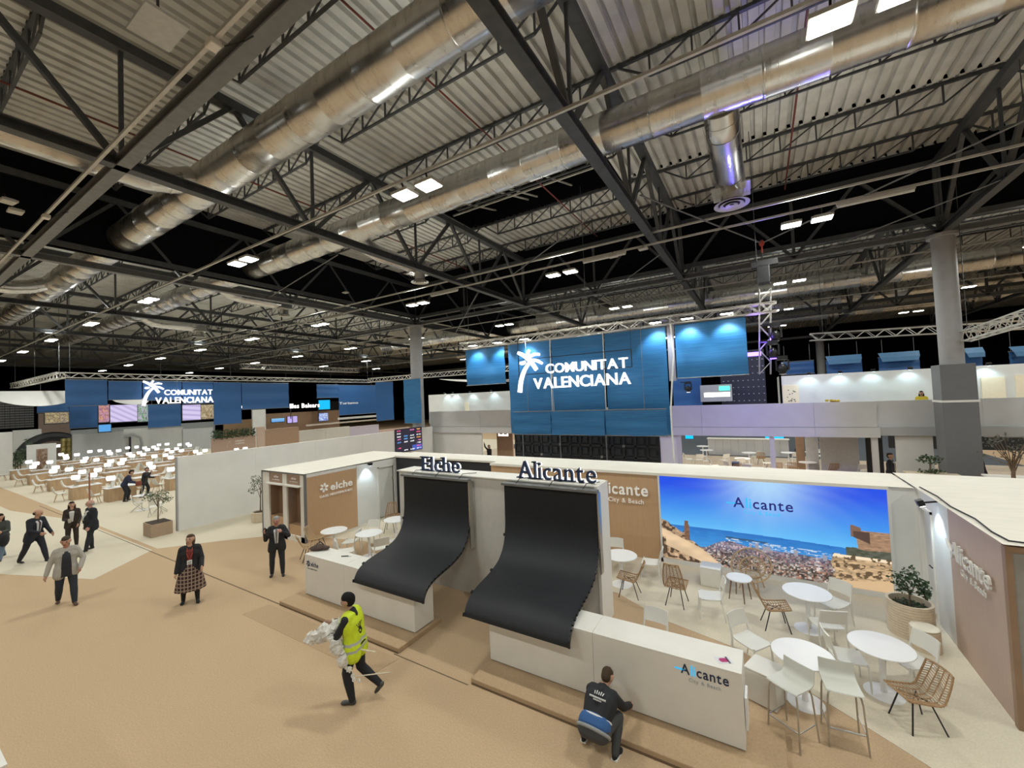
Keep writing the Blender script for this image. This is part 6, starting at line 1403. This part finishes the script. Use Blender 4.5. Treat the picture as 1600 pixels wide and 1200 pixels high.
t = thing('tunnel_arch', 'dark rounded display arch with lights behind the wire flower panel', 'arch', (-66, at(82, 690, X=-66).y, 0)); MB().tube([(0, 2.2*math.cos(a), .6+2.1*math.sin(a)) for a in [math.pi*q/14 for q in range(15)]], .5, 8).build('hood', M_BLACKP, t, smooth=True); MB().box(0.5, .6, -.4, .5, 1.5, 1.8).box(.5, .6, .8, 1.2, 1.2, 1.4).build('lit_strip', M_LITM, t)
for k, px in enumerate((100, 109)):
    q = at(px, 712, X=-63); t = thing('gilded_post', 'tall gilded far post, '+('slim' if k == 0 else 'thicker')+' one beside the grey wall', 'post', (-63, q.y, 0)); 
    for i in range(5): MB().lathe([(.22+.05*k, .5*i), (.28+.05*k, .5*i+.25), (.22+.05*k, .5*i+.5)], 8).build('segment', mat('gilded', (.34, .28, .10), .45, .4, noise=.3, scale=8), t)
q = at(65, 735, X=-50); t = thing('flower_frame', 'white framed panel with wire flowers standing by the lit desks', 'panel', (-52, at(42, 700, X=-52).y, 0)); y0, y1, z0, z1 = yz(42, 692, 88, 730, -52); w = y1-y0; z1 = max(z1, 2.0)
sub('frame', M_WALL, t, (-.2, 0, 0, .5, 0, z1), (-.2, 0, w-.5, w, 0, z1), (-.2, 0, .5, w-.5, z1-.4, z1)); sub('back_panel', M_PINKP, t, (-.2, -.1, .5, w-.5, 0, z1-.4)); b = MB(); random.seed(8)
for k in range(60): b.ball((-.08, random.uniform(.6, w-.6), random.uniform(.5, z1-.5)), .07, 6, 4)
o = b.build('flower', M_BROWN, t); o['kind'] = 'stuff'
for k, (px, py, s) in enumerate(((24, 712, 1.3), (32, 700, 1.0), (40, 712, 1.5), (56, 690, 1.9))):
    q = at(px, py, X=-56); t = thing('cypress', f'young dark green cypress in the far planting, {ORD[k]} from the white block', 'tree', (-56-k, q.y, 0)); MB().tube([(0, 0, 0), (0, 0, s)], .04, 5).build('trunk', M_BARK, t); leaves(90, (0, 0, .7*s+.4), (.35, .35, .7*s), .22, 90+k, M_LEAF, t)
y0, y1, z0, z1 = yz(332, 667, 399, 690, -46)
t = thing('hedge_wall', 'dark green hedge on top of a brown printed board', 'hedge', (-46, y0, 0)); sub('board', mat('hedge_board', (.42, .29, .22), .6), t, (-.3, 0, 0, y1-y0, 0, 2.0)); random.seed(5)
for k in range(8): leaves(110, (0, (y1-y0)*(k+.5)/8, z0+(z1-z0)*.55), (.3, .33, (z1-z0)*.5), .2, 300+k, M_LEAF, t)
palm(t, plane_M((.03, 1.2, 1.0), YD, ZDIR), .7, M_PINKP); letters('COMUNITAT', .14, .9, .01, M_SOFTL, t, plane_M((.02, 2.0, 1.5), YD, ZDIR), joined='lettering'); letters('VALENCIANA', .14, .9, .01, M_SOFTL, t, plane_M((.02, 2.0, 1.25), YD, ZDIR), joined='lettering')
y0, y1, z0, z1 = yz(-25, 623, 53, 672, -47); t = thing('led_wall', 'black far LED wall with pale dots beside the white bowl canopy', 'led screen', (-47, y0, z0)); NX, NZ = 10, 6
for i in range(NX): sub('cabinet', M_BLACKP, t, (-.1, 0, (y1-y0)*i/NX+.01, (y1-y0)*(i+1)/NX-.01, 0, z1-z0))
b = MB()
for i in range(NX*2):
    for j in range(NZ*2): y, z = (y1-y0)*(i+.5)/NX/2, (z1-z0)*(j+.5)/NZ/2; b.box(0, .04, y-.05, y+.05, z-.02, z+.02)
o = b.build('fitting', M_STEELG, t); o['kind'] = 'stuff'
# logo screen on the white partition
def logos(u, v):
    c = cells(u, v, 4, 8, 11); fu, fv = (u*4) % 1, (v*8) % 1; m_ = (fu > .2) & (fu < .8) & (fv > .3) & (fv < .7) & (c[..., 0] > .3); m_ &= vnoise(u, v, 40, 4) > .35
    pal = np.array([(.9, .9, .9), (.9, .9, .9), (.85, .1, .25), (.9, .4, .1), (.1, .4, .9), (.8, .2, .5)]); return np.where(m_[..., None], pal[(c[..., 1]*5.99).astype(int)], np.where(((v < .25) & (u > .6))[..., None], C(.05, .1, .5), C(.012, .010, .03)))
y0, y1, z0, z1 = yz(618, 672, 658, 708, -20.38); t = thing('logo_screen', 'dark screen full of small coloured logos on the white partition', 'screen', (-20.39, y0, 1.55)); poster('display', y1-y0, 1.5, logos, 60, 60, t, plane_M((.05, 0, 0), YD, ZDIR), 1.0); sub('frame', M_BLACKP, t, (0, .045, -.03, y1-y0+.03, -.03, 1.53))
# lit work desks
def make_desk(label):
    t = thing('work_desk', label, 'desk', (0, 0, 0), 0, 'lit work desks in rows'); 
    bevel(sub('desktop', M_TOP, t, (-.42, .42, -.66, .66, .72, .75)), .006); sub('side_panel', M_WOOD, t, (-.40, .40, -.60, -.56, 0, .72)); sub('side_panel', M_WOOD, t, (-.40, .40, .56, .60, 0, .72)); sub('front_panel', M_WOOD, t, (.36, .40, -.56, .56, .0, .72)); sub('cable_box', M_WOOD, t, (-.12, .12, -.5, -.3, .2, .72)); return t
def make_monitor(label):
    t = thing('desk_lamp', label, 'lamp', (0, 0, 0), 0, 'glowing white desk lamps'); MB().lathe([(.12, 0), (.12, .015), (.02, .025)], 12).build('foot', M_CHROME, t); MB().tube([(0, 0, .02), (0, 0, .42)], .014, 6).build('stem', M_CHROME, t)
    g = [[(.04*math.cos(u*1.4), .16*u, .38), (.055*math.cos(u*1.4), .20*u, .51), (.02*math.cos(u*1.4), .17*u, .64)] for u in (-1, -.6, -.2, .2, .6, 1)]; MB().sheet(g, .03).build('shade', M_LITM, t, smooth=True); return t
def make_shell(label):
    t = thing('shell_chair', label, 'chair', (0, 0, 0), 0, 'white shell chairs at the lit desks'); g = []
    for p, w in (((0, .22, .46), .2), ((0, .1, .44), .23), ((0, -.1, .43), .24), ((0, -.2, .52), .25), ((0, -.26, .68), .23), ((0, -.3, .84), .18)): g.append([(x*w, p[1]+.06*x*x, p[2]+.05*x*x) for x in (-1, -.5, 0, .5, 1)])
    MB().sheet(g, .015).build('shell', M_PLAST, t, smooth=True)
    for s in (-1, 1):
        for f in (-1, 1): MB().tube([(s*.12, f*.1, .43), (s*.2, f*.2, 0)], [.018, .012], 6).build('leg', M_WOOD, t)
    return t
dk = mo = sh_ = None; n = 0; random.seed(21)
ROWT = 'one two three four five six seven eight nine ten eleven twelve thirteen'.split()
for i, X in enumerate((-28.6, -31.4, -34.2, -37.0, -39.8, -42.6, -45.4, -48.2, -51.0, -53.8, -56.6)):
    for j in range(8):
        Y = 7.5+j*2.75+(.7 if i % 2 else 0)
        if i == 0 and j in (0, 1): continue
        if X < -52 and j == 0: continue
        px = at; where = f'desk {ROWT[j]} of row {ROWT[i]} from the partition'
        if (X > -34 and Y > 15.2) or (-49 < X < -42.5 and Y > 16.5) or (X < -50 and Y > 19.5): continue
        jx, jy = random.uniform(-.15, .15), random.uniform(-.1, .1)
        if dk is None: dk = make_desk('oak sided work desk with white top, '+where); dk.location = (X+jx, Y+jy, 0)
        else: dup(dk, (X+jx, Y+jy, 0), 0, 'oak sided work desk with white top, '+where)
        for q, oy in enumerate((-.36, .36)):
            lb = f'glowing white desk lamp, {"closer" if q == 0 else "farther"} of two, {where}'
            if random.random() < .12: continue
            if mo is None: mo = make_monitor(lb); mo.location = (X+jx-.1, Y+jy+oy, .75)
            else: dup(mo, (X+jx-.1, Y+jy+oy, .75), random.uniform(-.3, .3), lb)
        for q, (ox, oy, rz) in enumerate(((.05, 1.02, 180), (-.05, -1.02, 0))):
            lb = f'white shell chair, {"before" if q == 0 else "behind"} {where}'
            if sh_ is None: sh_ = make_shell(lb); sh_.location = (X+jx+ox, Y+jy+oy, 0); sh_.rotation_euler.z = R(rz)
            else: dup(sh_, (X+jx+ox, Y+jy+oy, 0), R(rz)+random.uniform(-.5, .5), lb)
# cafe table and folding chairs by the partition end
q = at(222, 797, 0.0); t = thing('bistro_table', 'thin round white bistro table on one pole beside the olive tree', 'table', (q.x, q.y, 0)); MB().lathe([(.34, .72), (.36, .74), (.34, .75)], 28).build('tabletop', M_TOP, t); MB().tube([(0, 0, 0), (0, 0, 1.05)], .015, 7).build('pole', M_CHROME, t); MB().lathe([(.25, 0), (.25, .012)], 24).build('base', M_TOP, t); sub('sign_holder', M_CHROME, t, (-.05, .05, -.01, .01, 1.05, 1.22))
fc = None
for k, (px, py, dg) in enumerate(((216, 799, -20), (250, 800, 160), (243, 806, 60))):
    q = at(px, py, 0); lb = 'white folding chair '+('before the bistro table' if k == 0 else 'behind the olive tree' if k == 1 else 'beside the square brown pot')
    if fc is None:
        fc = thing('folding_chair', lb, 'chair', (q.x, q.y, 0), R(dg), 'folding chairs at the bistro table'); g = [[(x*.21, .2, .45) for x in (-1, 0, 1)], [(x*.21, -.16, .44) for x in (-1, 0, 1)], ]; MB().sheet(g, .02).build('seat', M_PLAST, fc); MB().sheet([[(x*.2, -.2, .55) for x in (-1, 0, 1)], [(x*.2, -.27, .84) for x in (-1, 0, 1)]], .018).build('backrest', M_PLAST, fc)
        for s in (-1, 1): MB().tube([(s*.2, .18, .44), (s*.21, -.28, 0)], .012, 6).build('leg', M_CHROME, fc); MB().tube([(s*.18, -.24, .7), (s*.2, -.14, .42), (s*.21, .26, 0)], .012, 6).build('leg', M_CHROME, fc)
    else: dup(fc, (q.x, q.y, 0), R(dg), lb)
q = at(140, 790, 0); t = thing('barrier_post', 'slim reddish post standing behind the stout bald man', 'post', (q.x, q.y, 0)); MB().tube([(0, 0, 0.02), (0, 0, 1.75)], .035, 8).build('pole', mat('post_red', (.30, .12, .08), .5), t); MB().lathe([(.18, 0), (.18, .02)], 16).build('foot', M_CHROME, t)
q = at(280, 790, .9); person('person in black seated at the end of the white partition, mostly hidden', -21.6, 8.0, 90, 1.68, legs=((80, 85, 6), (84, 80, 6)), arms=((30, 10, 60, 20), (30, 10, 60, 20)), top=(.013, .013, .015), hair=(.03, .02, .02), jacket=False, drop=.55, far=True)
t = thing('shell_chair', 'white shell chair under the seated person at the partition end', 'chair', (-21.55, 8.0, 0), R(90), 'white shell chairs at the lit desks')
for ch in list(sh_.children): share(ch, t)
